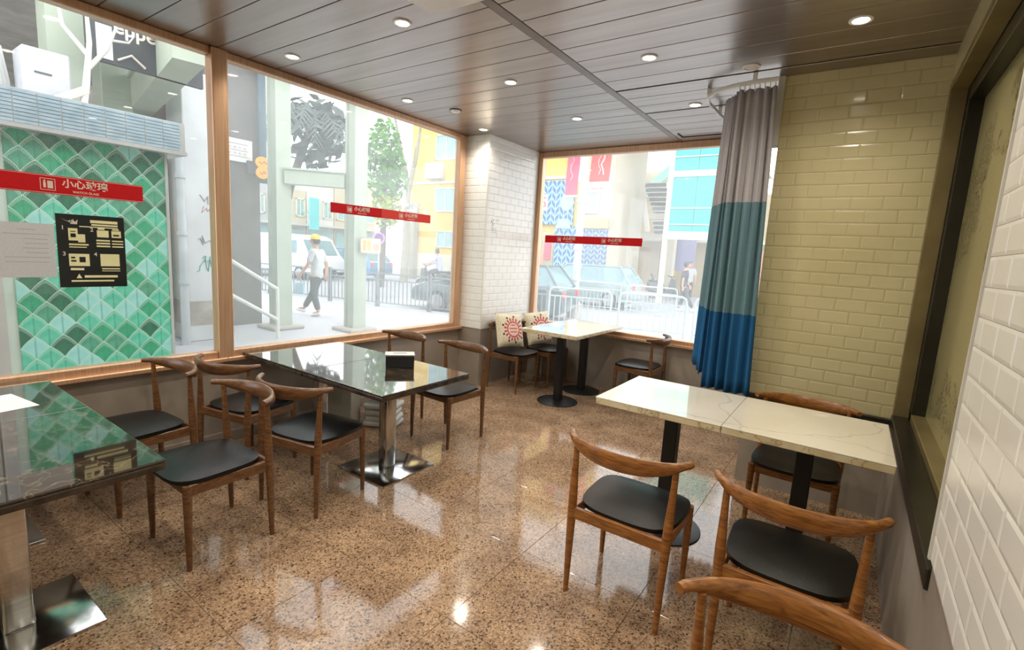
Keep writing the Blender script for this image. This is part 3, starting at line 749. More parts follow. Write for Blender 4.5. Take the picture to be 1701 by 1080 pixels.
tag(MB().box(-0.05, 0.64, -0.0008, 0, -0.045, 0.045).build('strip', 'redfade', t), 'paler faded length of the strip')
warn(t, -0.34, 0.045); warn(t, 0.30, 0.045)
t = thing('warning_strip', 'bright red warning strip across the far window', 'window sticker', (-2.80, YF + 0.0105, 1.84), 0, 'red glass warning strips')
MB().box(-0.67, 0.67, -0.0008, 0, -0.047, 0.047).build('strip', 'red', t)
warn(t, -0.36, 0.045); warn(t, 0.27, 0.045)
# poster
po = thing('instruction_poster', 'black instruction poster with four numbered cream diagrams on the first window', 'poster', (XG, 1.066, 1.488), PI/2)
for ob in [MB().box(-0.17, 0.17, -0.001, 0, -0.224, 0.224).build('sheet', 'poster', po)]: pass
def rc(x0, x1, z0, z1): MB().box(x0, x1, -0.0016, -0.001, z0, z1).build('diagram', 'cream', po)
rc(-0.005, 0.135, 0.178, 0.196); rc(0.0, 0.135, 0.162, 0.172); rc(-0.06, 0.135, 0.150, 0.156)
rc(-0.115, -0.07, 0.065, 0.14); rc(-0.07, -0.035, 0.055, 0.105); rc(-0.115, -0.02, 0.036, 0.046); rc(-0.115, -0.03, 0.022, 0.028)
rc(0.025, 0.085, 0.092, 0.135); rc(0.10, 0.15, 0.092, 0.135); rc(0.03, 0.065, 0.139, 0.150); rc(0.105, 0.14, 0.139, 0.147)
for i in range(3): rc(0.02, 0.09, 0.066 - i*0.018, 0.076 - i*0.018); rc(0.10, 0.16, 0.066 - i*0.018, 0.074 - i*0.018)
rc(-0.12, -0.02, -0.092, -0.016); rc(0.035, 0.135, -0.092, -0.014); rc(-0.115, -0.05, -0.118, -0.104); rc(0.04, 0.135, -0.112, -0.104); rc(0.04, 0.135, -0.124, -0.120)
rc(-0.05, 0.12, -0.165, -0.150); rc(-0.115, 0.10, -0.190, -0.180)
MB().prism([(-0.09, -0.168), (-0.062, -0.168), (-0.076, -0.14)], -0.0016, -0.001).build('diagram', 'cream', po)
rc2 = lambda x0, x1, z0, z1: MB().box(x0, x1, -0.0022, -0.0017, z0, z1).build('diagram_detail', 'poster', po)
rc2(-0.105, -0.08, 0.118, 0.123); rc2(-0.105, -0.08, 0.085, 0.108); rc2(0.108, 0.14, 0.102, 0.112); rc2(-0.11, -0.09, -0.045, -0.035); rc2(-0.11, -0.085, -0.065, -0.055); rc2(-0.07, -0.04, -0.068, -0.035)
for s_, xx, zz in (('1', -0.14, 0.14), ('2', 0.0, 0.135), ('3', -0.14, -0.018), ('4', 0.012, -0.018)): text(s_, 0.034, 'whitevinyl', po, (xx, -0.0013, zz), bold=0.0006)
cr = MB(); cr.prism([(-0.145, 0.195), (-0.10, 0.172), (-0.085, 0.196), (-0.10, 0.185), (-0.115, 0.182)], -0.0016, -0.001); cr.prism([(-0.105, 0.19), (-0.102, 0.165), (-0.07, 0.165), (-0.066, 0.195), (-0.078, 0.178), (-0.086, 0.19), (-0.094, 0.178)], -0.0016, -0.001)
cr.build('emblem', 'whitevinyl', po)
pp = thing('taped_notice', 'white paper notice taped on the first window left of the black poster', 'paper', (XG, 0.765, 1.487), PI/2)
MB().box(-0.125, 0.122, -0.0008, 0, -0.16, 0.158).build('sheet', 'thinpaper', pp)
b = MB()
for i, (a, c) in enumerate(((-0.04, 0.04), (-0.1, 0.1), (-0.02, 0.09), (-0.01, 0.09), (-0.02, 0.09), (-0.01, 0.09), (-0.1, 0.1), (-0.1, 0.09))): b.box(a, c, -0.0013, -0.0008, 0.118 - i*0.027, 0.122 - i*0.027)
b.build('text_line', 'greyink', pp)

# ================================================================== OUTSIDE
def chevron_mat(name, dark, light, s=0.21):
    """printed leaf chevrons in columns"""
    m, t, b = newmat(name)
    tc = N(t, 'ShaderNodeTexCoord'); sp = N(t, 'ShaderNodeSeparateXYZ'); t.links.new(tc.outputs['Object'], sp.inputs[0])
    u = math_(t, 'ABSOLUTE', math_(t, 'SUBTRACT', math_(t, 'FRACT', math_(t, 'DIVIDE', sp.outputs['X'], 2*s)), 0.5))
    v = math_(t, 'FRACT', math_(t, 'ADD', math_(t, 'DIVIDE', sp.outputs['Z'], 1.4*s), math_(t, 'MULTIPLY', u, 1.7)))
    k = math_(t, 'GREATER_THAN', v, 0.30)
    e = math_(t, 'MULTIPLY', math_(t, 'GREATER_THAN', u, 0.04), math_(t, 'LESS_THAN', u, 0.46))
    mx = N(t, 'ShaderNodeMix', data_type='RGBA'); t.links.new(math_(t, 'MULTIPLY', k, e), mx.inputs['Factor'])
    mx.inputs['A'].default_value = lin(light); mx.inputs['B'].default_value = lin(dark)
    t.links.new(mx.outputs['Result'], b.inputs['Base Color']); b.inputs['Roughness'].default_value = 0.5
    return m
MT.update(
    pave=M('pale_pavement', 'a6a6ab', 'b2b2b6', scale=1.5, rough=0.8, coord='World'),
    road=M('worn_asphalt', '8c8e92', '989a9e', scale=2.0, rough=0.9, coord='World'),
    sc0=scale_mat('scale_dark_green', '0a6448', '127c58'), sc1=scale_mat('scale_green', '12a070', '28bb8a'), sc2=scale_mat('scale_mint', '40c9a4', '6cdcbe'),
    sc3=scale_mat('scale_aqua', '8fe2d8', 'a8ece6'), sc4=scale_mat('scale_sage', '3c9c7c', '57b492'),
    scgrout=M('scale_tile_joint', 'd6efe4', 'e2f4ec', rough=0.7),
    bluetile=M('pale_blue_mosaic', '9ab6c4', 'b6ccd6', scale=9, rough=0.3, coord='World'),
    offwhite=M('off_white_render', 'b8b9b5', 'c4c5c1', scale=2, rough=0.7),
    yellow=M('yellow_panel', 'e6b32a', 'efc244', rough=0.6),
    concrete=M('pale_concrete', 'b6b8b8', 'c4c6c6', scale=2.5, rough=0.8, bump=0.1),
    stained=M('stained_concrete', '9c978e', 'b2ada4', scale=5, rough=0.9),
    darkwall=M('dark_brick_render', '5a5450', '6a635e', scale=3, rough=0.8, coord='World'),
    bluegrey=M('blue_grey_pipe', '4c6270', '566e7c', rough=0.5),
    pipe=M('grey_pipe', 'a9aeb0', 'b6babb', rough=0.5),
    steelpaint=M('pale_green_steel_paint', 'a0aa98', 'aeb6a4', scale=2, rough=0.5),
    orange=emis('brightened_orange_sign', 'e8871c', 0.55, 'f2a032'), orange2=M('deep_orange_print', 'c05a12', 'cc6a1a', rough=0.5),  # orange: glow added to brighten the sign standing in shade
    charcoal=M('charcoal_sign', '3a3c40', '46484c', rough=0.5),
    rail=M('galvanised_railing', '6a7072', '7a8082', scale=5, rough=0.5, metal=0.2), railpale=M('washed_out_barrier_grey', '98a2a0', 'a4aeac', scale=5, rough=0.5),  # railpale: grey paled, the washed-out glare is put into its colour
    teal=M('dark_teal_car_paint', '1d3b3c', '24484a', rough=0.2, coat=0.8), carwhite=M('white_car_paint', 'd8dade', 'e2e4e8', rough=0.2, coat=0.6),
    carblue=M('blue_car_paint', '3a78a8', '4486b6', rough=0.2, coat=0.6), carred=M('dull_red_car_paint', '9a4a48', 'a85652', rough=0.25, coat=0.6), carsilver=M('silver_car_paint', '6f8686', '7e9494', rough=0.25, coat=0.6),
    carglass=M('tinted_car_glass', '5f7f86', '6f9096', rough=0.08), tyre=M('tyre_rubber', '18191a', '202122', rough=0.8), alloy=M('alloy_wheel', '9a9c9e', 'b0b2b4', rough=0.35, metal=0.7),
    lamp=M('headlamp_lens', 'd6dcdc', 'e4e8e8', rough=0.1), taillamp=M('tail_lamp_lens', 'b8323a', 'c43c44', rough=0.2),
    yb=M('yellow_facade', 'cda842', 'd8b450', scale=1.0, rough=0.8, coord='World'), cream=MT['cream'], trimpale=M('pale_window_surround', 'c4beaa', 'd0cab6', rough=0.7),
    pane=M('pale_blue_pane', '7ca2a6', '90b4b8', rough=0.12, scale=3), acw=M('air_conditioner_casing', 'b2b2b8', 'bebec4', rough=0.5), dark=M('shade_grey', '4a4c4c', '565858', rough=0.7),
    beige=M('beige_facade', 'b09e74', 'bcaa80', scale=1.0, rough=0.8, coord='World'), greyb=M('pale_grey_facade', '94989a', 'a2a6a6', scale=1.0, rough=0.8, coord='World'), creamb=M('cream_facade', 'b0a68e', 'bcb29a', scale=1, rough=0.8, coord='World'),
    tealsign=M('turquoise_sign', '3ab0b6', '4cc0c4', rough=0.5), lav=M('lavender_panel', '8a86ae', '9692b8', rough=0.6), cyan=M('turquoise_glass_panel', '10aaa2', '1cbab0', scale=1.2, rough=0.25, coord='World'),
    chev=chevron_mat('blue_chevron_print', '08488a', '84cbf0'), chev2=chevron_mat('grey_blue_chevron_print', '3e5c80', '8fa4bc', 0.15),
    mint=M('mint_plate', '8adcc8', '9ce4d2', rough=0.5), pinkred=M('pink_red_banner', 'cc3454', 'd64060', rough=0.7), redbanner=M('coral_red_banner', 'd02c26', 'da382e', rough=0.7),
    banwhite=M('banner_white_ink', 'f2dcd8', 'f6e6e2', rough=0.7), purple=M('purple_sign', '520a70', '5c1480', rough=0.4), pink=M('pink_rim', 'e07ad0', 'e68ad8', rough=0.5),
    bark=M('pale_bark', '8c8470', '9c9480', scale=6, rough=0.9, bump=0.2), barkd=M('dark_bark', '4c443a', '5c5448', scale=6, rough=0.9),
    leaf=M('fresh_green_leaf', '4f8a26', '68a236', scale=3, rough=0.6), leafy=M('yellow_green_leaf', '98aa22', 'aab830', scale=3, rough=0.6), palm=M('dark_palm_leaf', '35423e', '48564f', scale=3, rough=0.6),
    skin=M('skin', 'b98468', 'c69278', rough=0.6), shirt=M('pale_grey_shirt', 'b6b8b8', 'c4c6c6', scale=12, rough=0.9), trouser=M('dark_grey_trousers', '363c3a', '424846', scale=12, rough=0.9),
    cap=M('yellow_cap', 'dcc022', 'e8cc30', rough=0.8), hair=M('dark_hair', '1c1816', '26211e', rough=0.7), shoe=M('white_trainers', 'd8d8d6', 'e2e2e0', rough=0.6), pbag=M('pale_blue_plastic', 'a2c4d4', 'b4d2de', rough=0.4),
    lilac=M('lilac_shirt', 'a6a8c8', 'b2b4d2', rough=0.9), navy=M('dark_navy_cloth', '2a2e38', '343a44', rough=0.9), scoot=M('dark_scooter_plastic', '3c4444', '485050', rough=0.35),
    sticker=M('mustard_print', 'b8983a', 'c4a648', rough=0.5), rust=M('terracotta_patch', 'e08a6a', 'e69a7c', rough=0.6),
    tag1=M('dark_graffiti_ink', '8d8a90', '98959a', rough=0.8), tag2=M('green_graffiti_ink', '4e9a92', '5aa89e', rough=0.8), tag3=M('red_graffiti_ink', 'b48a8a', 'be9494', rough=0.8),
    lime=M('lime_print', 'a8cc3a', 'b4d84a', rough=0.6),
)
# ground
LF = lambda x: 7.95 + 0.243 * (x + 13.4)
struct(MB().prism([(-40, -9), (-4.12, -9), (-4.12, 5.97), (0.75, 5.97), (7, 5.97), (7, LF(7) + 0.3), (-40, LF(-40) + 0.3)], -0.14, 0.0, axis='z').build('ground', 'pave'), 'pale street pavement outside the windows')
struct(MB().prism([(7, LF(7) + 0.3), (-40, LF(-40) + 0.3), (-60, 1.0), (-60, 60), (20, 60), (20, LF(20) + 0.3)], -0.3, -0.09, axis='z').build('road', 'road'), 'pale asphalt road beyond the railings')

# --- kiosk with leaf-scale tiles
ki = thing('kiosk', 'kiosk clad in green leaf-shaped scale tiles with a pale blue mosaic band', 'kiosk', (-5.2, 0.95, 0))
MB().box(-2.0, -0.016, -0.10, 0.985, 0, 2.32).build('wall', 'scgrout', ki)
def scale_me(matn, side=0):
    b = MB(); n = 6; hw = SW/2 - 0.0003; out = []
    for i in range(n + 1):
        k = 1 - i / n; out.append((hw * k, SH * (1 - 0.55*k - 0.45*k*k)))
    poly = [(hw, -SH * 0.98)] + out + [(-x, z) for x, z in out[-2::-1]] + [(-hw, -SH * 0.98)]
    if side: poly = [(x, z) for x, z in poly if x * side >= -1e-9] + ([(0.0, -SH * 0.98)] if side > 0 else []); poly = poly if side > 0 else [(0.0, -SH * 0.98)] + poly
    b.prism(poly, -0.006, 0.0, axis='y')
    return b.mesh('scale_tile', matn)
SM = [scale_me('sc%d' % i) for i in range(5)]; SR = [scale_me('sc%d' % i, 1) for i in range(5)]; SL = [scale_me('sc%d' % i, -1) for i in range(5)]
row = 0; z = 0.5
rs = random.Random(11)
while z < 2.318:
    n_ = 6; y0 = 0.985 - n_ * SW
    for i in range(n_ + 1):
        wts = (3, 3, 0.6, 0.1, 5) if z > 1.85 else (0.9, 3.0, 4.2, 3.6, 0.5)  # darker greens up high paint in the shade under the mosaic band
        k = rs.choices(range(5), wts)[0]
        if row % 2 == 0 and i == n_: continue
        yy = y0 + i * SW + (SW/2 if row % 2 == 0 else 0)
        me = SM[k] if row % 2 == 0 else (SR[k] if i == 0 else SL[k] if i == n_ else SM[k])
        link('scale_tile', me, ki, (-0.0135 + 0.009 * (1 - z / 2.32), yy, z), PI/2)
    z += SH; row += 1
MB().box(-0.02, 0.012, 0.985, 1.005, 0, 2.32).build('corner_bead', 'offwhite', ki)
MB().box(-2.0, 0.10, -1.2, 1.135, 2.325, 2.355).build('soffit', 'offwhite', ki)
MB().box(-2.0, 0.085, -1.2, 1.125, 2.355, 2.60).build('fascia', 'offwhite', ki)
b = MB()
for i in range(17):
    for j in range(9):
        y0 = -1.19 + i*0.134
        b.box(0.085, 0.091, y0, y0 + 0.126, 2.360 + j*0.0265, 2.3795 + j*0.0265)
o = b.build('mosaic_strip', 'bluetile', ki); o['kind'] = 'stuff'
MB().box(-2.0, 0.0, -1.2, -0.19, 0, 0.55).build('panel', 'yellow', ki)
MB().box(-2.0, -0.05, -1.2, -0.19, 0.55, 2.32).build('panel', 'offwhite', ki)
MB().box(-0.06, 0.02, -0.18, -0.105, 0, 2.32).build('post', 'offwhite', ki)
# things on and above the kiosk roof
wb = tag(MB().tube([(0, 0, 0), (0.02, 0.05, 0.35), (0, 0.10, 0.75), (0.03, 0.08, 1.15)], [0.035, 0.03, 0.022, 0.012], n=8)
    .tube([(0.01, 0.07, 0.5), (0.05, 0.22, 0.72), (0.02, 0.33, 1.0)], [0.024, 0.018, 0.01], n=8).tube([(0.0, 0.09, 0.62), (-0.05, -0.08, 0.85), (0, -0.13, 1.15)], [0.022, 0.016, 0.01], n=8)
    .tube([(0.02, 0.05, 0.30), (0.05, -0.22, 0.12), (0.04, -0.40, 0.02)], [0.04, 0.036, 0.03], n=8).tube([(0.03, 0.26, 0.82), (0.05, 0.40, 0.84), (0.03, 0.46, 0.93)], [0.014, 0.01, 0.006], n=6)
    .build('bare_white_branch', 'whitepaint', None, (-6.3, 1.66, 2.635), smooth=True), 'bare white painted branch standing on the kiosk roof', 'branch')
hx = thing('roof_air_conditioner', 'white air conditioner box standing on the kiosk roof', 'air conditioner', (-6.5, 1.46, 2.60))
MB().box(-0.15, 0.15, -0.18, 0.16, 0.0, 0.62, bevel=0.015).build('casing', 'acw', hx); MB().box(0.15, 0.158, -0.10, 0.02, 0.40, 0.415).build('slot', 'dark', hx)
dp = MB()
for i in range(14):
    y0 = -0.30 + i*0.03
    dp.tube([(0.02*math.sin(i*2), y0, 0.0), (0.03*math.sin(i*1.3), y0 + 0.01, 0.3), (0.0, y0*0.8, 0.62 - 0.02*(i % 3))], [0.03, 0.028, 0.012], n=6)
tag(dp.build('draped_sheet', 'offwhite', None, (-6.6, 1.12, 2.615), smooth=True), 'pale gathered sheet hanging on the kiosk roof by the air conditioner', 'sheet')
tag(MB().box(-0.15, 0.15, -0.15, 0.15, 0, 2.0).build('roof_post', 'steelpaint', None, (-7.1, 1.75, 2.60)), 'pale square post rising from the kiosk roof', 'post')
sg = thing('fascia_sign', 'dark grey shop sign with white letters above the kiosk', 'sign', (-6.5, 2.30, 3.55), 0)
MB().box(-0.06, 0.0, -0.45, 0.55, -0.25, 0.45).build('board', 'charcoal', sg)
text('epper', 0.19, 'whitevinyl', sg, (0.004, -0.06, 0.12), PI/2, 0.004)
MB().box(-0.03, 0.01, -0.43, -0.30, -0.22, 0.10).build('figure', 'paper', sg)
MB().tube([(0.006, -0.26, -0.20), (0.006, -0.14, -0.12), (0.006, -0.02, -0.21)], 0.012, n=6).build('swash', 'whitevinyl', sg)
struct(MB().box(-11.2, -7.2, -6, 3.0, 3.95, 4.3).build('roof', 'stained'), 'grey soffit over the arcade behind the kiosk')
bm_ = tag(MB().box(-2.0, 2.0, -0.14, 0.14, 0, 0.36).box(-2.0, 2.0, -0.18, 0.18, 0.36, 0.40).build('arcade_beam', 'steelpaint', None, (-7.6, 2.75, 3.30), PI - 0.20), 'pale green beam running over the arcade behind the kiosk', 'beam')
struct(MB().box(-11.4, -11.2, -6, 3.5, 0, 4.6).build('wall_backstreet', 'stained'), 'grey back wall of the arcade behind the kiosk')
acl = thing('arcade_column', 'pale square column behind the kiosk under the beam', 'column', (-8.6, 2.62, 0)); MB().box(-0.17, 0.17, -0.17, 0.17, 0, 3.94, bevel=0.01).build('shaft', 'steelpaint', acl); MB().box(-0.2, 0.2, -0.2, 0.2, 0, 0.1).build('base', 'stained', acl)
# white column, pipe, notices
wcx = thing('graffiti_column', 'white concrete column with graffiti tags left of the mullion', 'column', (-8.45, 3.56, 0))
MB().box(-0.27, 0.27, -0.27, 0.27, 0.0, 3.94, bevel=0.01).build('shaft', 'concrete', wcx)
MB().box(-0.275, 0.275, -0.275, 0.275, 0.25, 0.62).build('stain', 'stained', wcx)
def squig(seed, n, wd, ht, c, mat, nm='graffiti'):
    r = random.Random(seed); b = MB(); pts = []
    for i in range(n): pts.append((0.276, c[0] + wd * (i / (n - 1) - 0.5) + r.uniform(-0.03, 0.03), c[1] + ht * (r.random() - 0.5)))
    b.tube(pts, 0.006, n=5); return b.build(nm, mat, wcx)
squig(1, 9, 0.22, 0.16, (0.06, 2.16), 'tag1'); squig(2, 7, 0.14, 0.12, (0.02, 2.0), 'tag3'); squig(3, 14, 0.30, 0.18, (0.05, 1.55), 'tag1'); squig(4, 12, 0.30, 0.28, (0.02, 1.18), 'tag2'); squig(5, 12, 0.24, 0.2, (0.05, 1.22), 'tag2')
dpipe = thing('drain_pipe', 'grey drain pipe running down beside the graffiti column', 'pipe', (-8.02, 3.17, 0))
MB().tube([(0, 0, 0), (0, 0, 2.75)], 0.06, n=12).build('pipe', 'pipe', dpipe, smooth=True)
for zz in (0.9, 1.6, 2.4): MB().lathe([(0.062, zz), (0.075, zz), (0.075, zz + 0.06), (0.062, zz + 0.06), (0.062, zz)], n=14).build('collar', 'pipe', dpipe, smooth=True)
nbd = thing('notice_board', 'dark board with bright notices between the kiosk and the drain pipe', 'notice board', (-8.6, 2.95, 0))
MB().box(-0.05, 0.0, -0.08, 0.30, 0.5, 2.7).build('board', 'charcoal', nbd)
for (z0, z1, mname) in ((2.05, 2.45, 'paper'), (1.62, 1.86, 'orange'), (1.24, 1.50, 'lime'), (0.85, 1.12, 'lime')): MB().box(0.0, 0.006, 0.02, 0.29, z0, z1).build('notice', mname, nbd)  # the orange notice shares the sign's added glow
# dark end wall with signs
dw = struct(MB().box(-10.6, -9.3, 3.55, 5.0, 0, 5.3).build('wall_arcade', 'darkwall'), 'dark rendered end wall of the arcade')
tag(MB().tube([(0, 0, 0), (0, 0, 2.4)], 0.07, n=12).build('wall_pipe', 'bluegrey', None, (-9.22, 5.02, 3.08), smooth=True), 'blue grey pipe on the dark end wall above the orange sign', 'pipe')
ws = thing('white_lettered_sign', 'white framed sign with small grey lettering on the dark end wall', 'sign', (-9.28, 4.50, 3.13))
MB().box(0, 0.05, -0.38, 0.34, -0.19, 0.20, bevel=0.006).build('board', 'paper', ws)
for zz in (0.11, 0.0, -0.10): MB().box(0.05, 0.054, -0.36, 0.26, zz, zz + 0.006).build('line', 'charcoal', ws)
for zz in (0.05, -0.05):
    b = MB()
    for i in range(6): b.box(0.05, 0.053, -0.25 + i*0.085, -0.20 + i*0.085, zz - 0.018, zz + 0.018)
    b.build('lettering', 'greyink', ws)['kind'] = 'stuff'
MB().box(0, 0.04, -0.38, -0.10, -0.32, -0.19).build('lower_board', 'paper', ws)
os_ = thing('orange_sign', 'orange double-lobed sign on a dark bracket at the corner of the end wall', 'sign', (-9.18, 4.95, 2.88))
MB().box(0, 0.05, -0.12, 0.12, -0.26, -0.10).build('bracket', 'charcoal', os_); MB().box(-0.02, 0.03, -0.24, -0.10, -0.12, 0.10).build('arm', 'charcoal', os_)
pts = [(0.12*math.cos(a*PI/12)*1.0, 0.10 + 0.10*math.sin(a*PI/12)) for a in range(-4, 17)] + [(0.115*math.cos(a*PI/12), -0.085 + 0.10*math.sin(a*PI/12)) for a in range(9, 29)]
b = MB(); b.prism([(p[0], p[1]) for p in pts], 0.05, 0.09, axis='x'); b.build('plate', 'orange', os_)
for zz, ww in ((0.10, 0.07), (-0.08, 0.06)): MB().tube([(0.092, -ww, zz), (0.092, -ww*0.3, zz - 0.03), (0.092, ww*0.3, zz + 0.02), (0.092, ww, zz - 0.02)], 0.012, n=5).build('stroke', 'orange2', os_)
# steel portal frame
pf = thing('steel_portal_frame', 'pale green steel frame of two posts and a beam outside the second window', 'steel frame', (-8.15, 5.40, 0))
for dx, dy in ((-0.47, -0.41), (0.48, 0.50)):
    MB().box(dx - 0.10, dx + 0.10, dy - 0.10, dy + 0.10, 0.0, 5.6, bevel=0.006).box(dx - 0.14, dx - 0.10, dy - 0.14, dy + 0.14, 0.0, 5.6).box(dx + 0.10, dx + 0.14, dy - 0.14, dy + 0.14, 0.0, 5.6).build('post', 'steelpaint', pf)
    MB().box(dx - 0.30, dx + 0.30, dy - 0.30, dy + 0.30, 0.0, 0.07, bevel=0.02).build('base_plate', 'stained', pf)
MB().box(-0.50, 0.50, -0.12, 0.12, 2.60, 2.84, rot=Matrix.Rotation(PI/4, 3, 'Z')).build('beam', 'steelpaint', pf)
MB().box(-0.50, 0.50, -0.15, 0.15, 2.84, 2.87, rot=Matrix.Rotation(PI/4, 3, 'Z')).build('beam_flange', 'steelpaint', pf)
ns = thing('frame_notice', 'yellow edged notice fixed to the right hand steel post', 'notice', (-7.46, 6.02, 1.60), 0)
MB().box(0, 0.012, -0.18, 0.28, -0.14, 0.14).build('board', 'paper', ns)
for y0, y1 in ((-0.13, -0.06), (-0.04, 0.05)): MB().box(0.012, 0.016, y0, y1, -0.09, 0.10).build('figure', 'sticker', ns)
for a in ((-0.18, 0.28, 0.125, 0.14), (-0.18, 0.28, -0.14, -0.125), (-0.18, -0.165, -0.14, 0.14), (0.265, 0.28, -0.14, 0.14)): MB().box(0.012, 0.017, *a).build('border', 'sticker', ns)
MB().lathe([(0, 0), (0.075, 0), (0.075, 0.006), (0, 0.006)], n=18).build('round_patch', 'rust', ns, (0.013, 0.17, -0.02), rot=(0, PI/2, 0))
# handrail
hr = thing('stair_handrail', 'white sloping handrail in front of the dark end wall', 'handrail', (-7.73, 4.42, 0))
MB().tube([(0, 0, 0), (0, 0, 0.82)], 0.028, n=10).build('post', 'whitepaint', hr, smooth=True)
MB().tube([(0, 0, 0.82), (0, -0.12, 0.89), (0, -0.95, 1.41)], 0.03, n=10).build('rail', 'whitepaint', hr, smooth=True)
MB().tube([(0, 0, 0.31), (0, -0.95, 0.88)], 0.03, n=10).build('rail', 'whitepaint', hr, smooth=True)
MB().tube([(0, -0.95, 0.0), (0, -0.95, 1.41)], 0.028, n=10).build('post', 'whitepaint', hr, smooth=True)

# --- railings along the kerb: each panel is two posts, three rails and bars
def railing(loc, rz, label, mat, length=1.5, hoop=False, group='kerb railings'):
    t = thing('street_railing', label, 'railing', loc, rz, group)
    L = length/2
    if hoop:
        MB().tube([(-L, 0, 0), (-L, 0, 0.80), (-L + 0.03, 0, 0.87), (-L + 0.10, 0, 0.90), (L - 0.10, 0, 0.90), (L - 0.03, 0, 0.87), (L, 0, 0.80), (L, 0, 0)], 0.024, n=8).build('hoop', mat, t, smooth=True)
    else:
        for s in (-1, 1): MB().box(s*L - 0.022, s*L + 0.022, -0.022, 0.022, 0, 0.94, bevel=0.004).build('post', mat, t)
        MB().box(-L, L, -0.018, 0.018, 0.86, 0.90).build('rail', mat, t)
    MB().box(-L + 0.02, L - 0.02, -0.014, 0.014, 0.70, 0.73).build('rail', mat, t); MB().box(-L + 0.02, L - 0.02, -0.014, 0.014, 0.10, 0.13).build('rail', mat, t)
    n = int(length / 0.125); key = ('bar', mat)
    if key not in CH: CH[key] = MB().box(-0.010, 0.010, -0.010, 0.010, 0.13, 0.70).mesh('bar', mat)
    for i in range(1, n): link('bar', CH[key], t, (-L + i * length / n, 0, 0))
    return t
ang = math.atan(0.243)
names_ = ['far left end of the kerb line, beside the left steel post', 'kerb line behind the walking person', 'kerb line just right of the walking person', 'kerb line left of the parked teal car', 'kerb line in front of the teal car bonnet', 'kerb line in front of the teal car door']
for i in range(6):
    d = i * 1.58; x = -14.2 + d * math.cos(ang)
    railing((x, LF(x), 0), ang, 'dark grey barred railing, ' + names_[i], 'rail')
names2 = ['right of the lamp pole', 'centre of the far window', 'beside the curtain']
for i in range(3):
    x = -5.05 + i * 1.50
    railing((x, LF(x) + 0.12 * i, 0), ang + 0.06, 'pale hoop barrier seen through the far window, ' + names2[i], 'railpale', 1.4, True, 'pale hoop barriers')
for i in range(3):
    x = -8.6 + i * 1.7
    railing((x, 14.6 + 0.3*i, -0.09), 0.2, 'pale hoop barrier across the road, ' + ('left one', 'middle one', 'right one')[i], 'railpale', 1.5, True, 'pale barriers across the road')

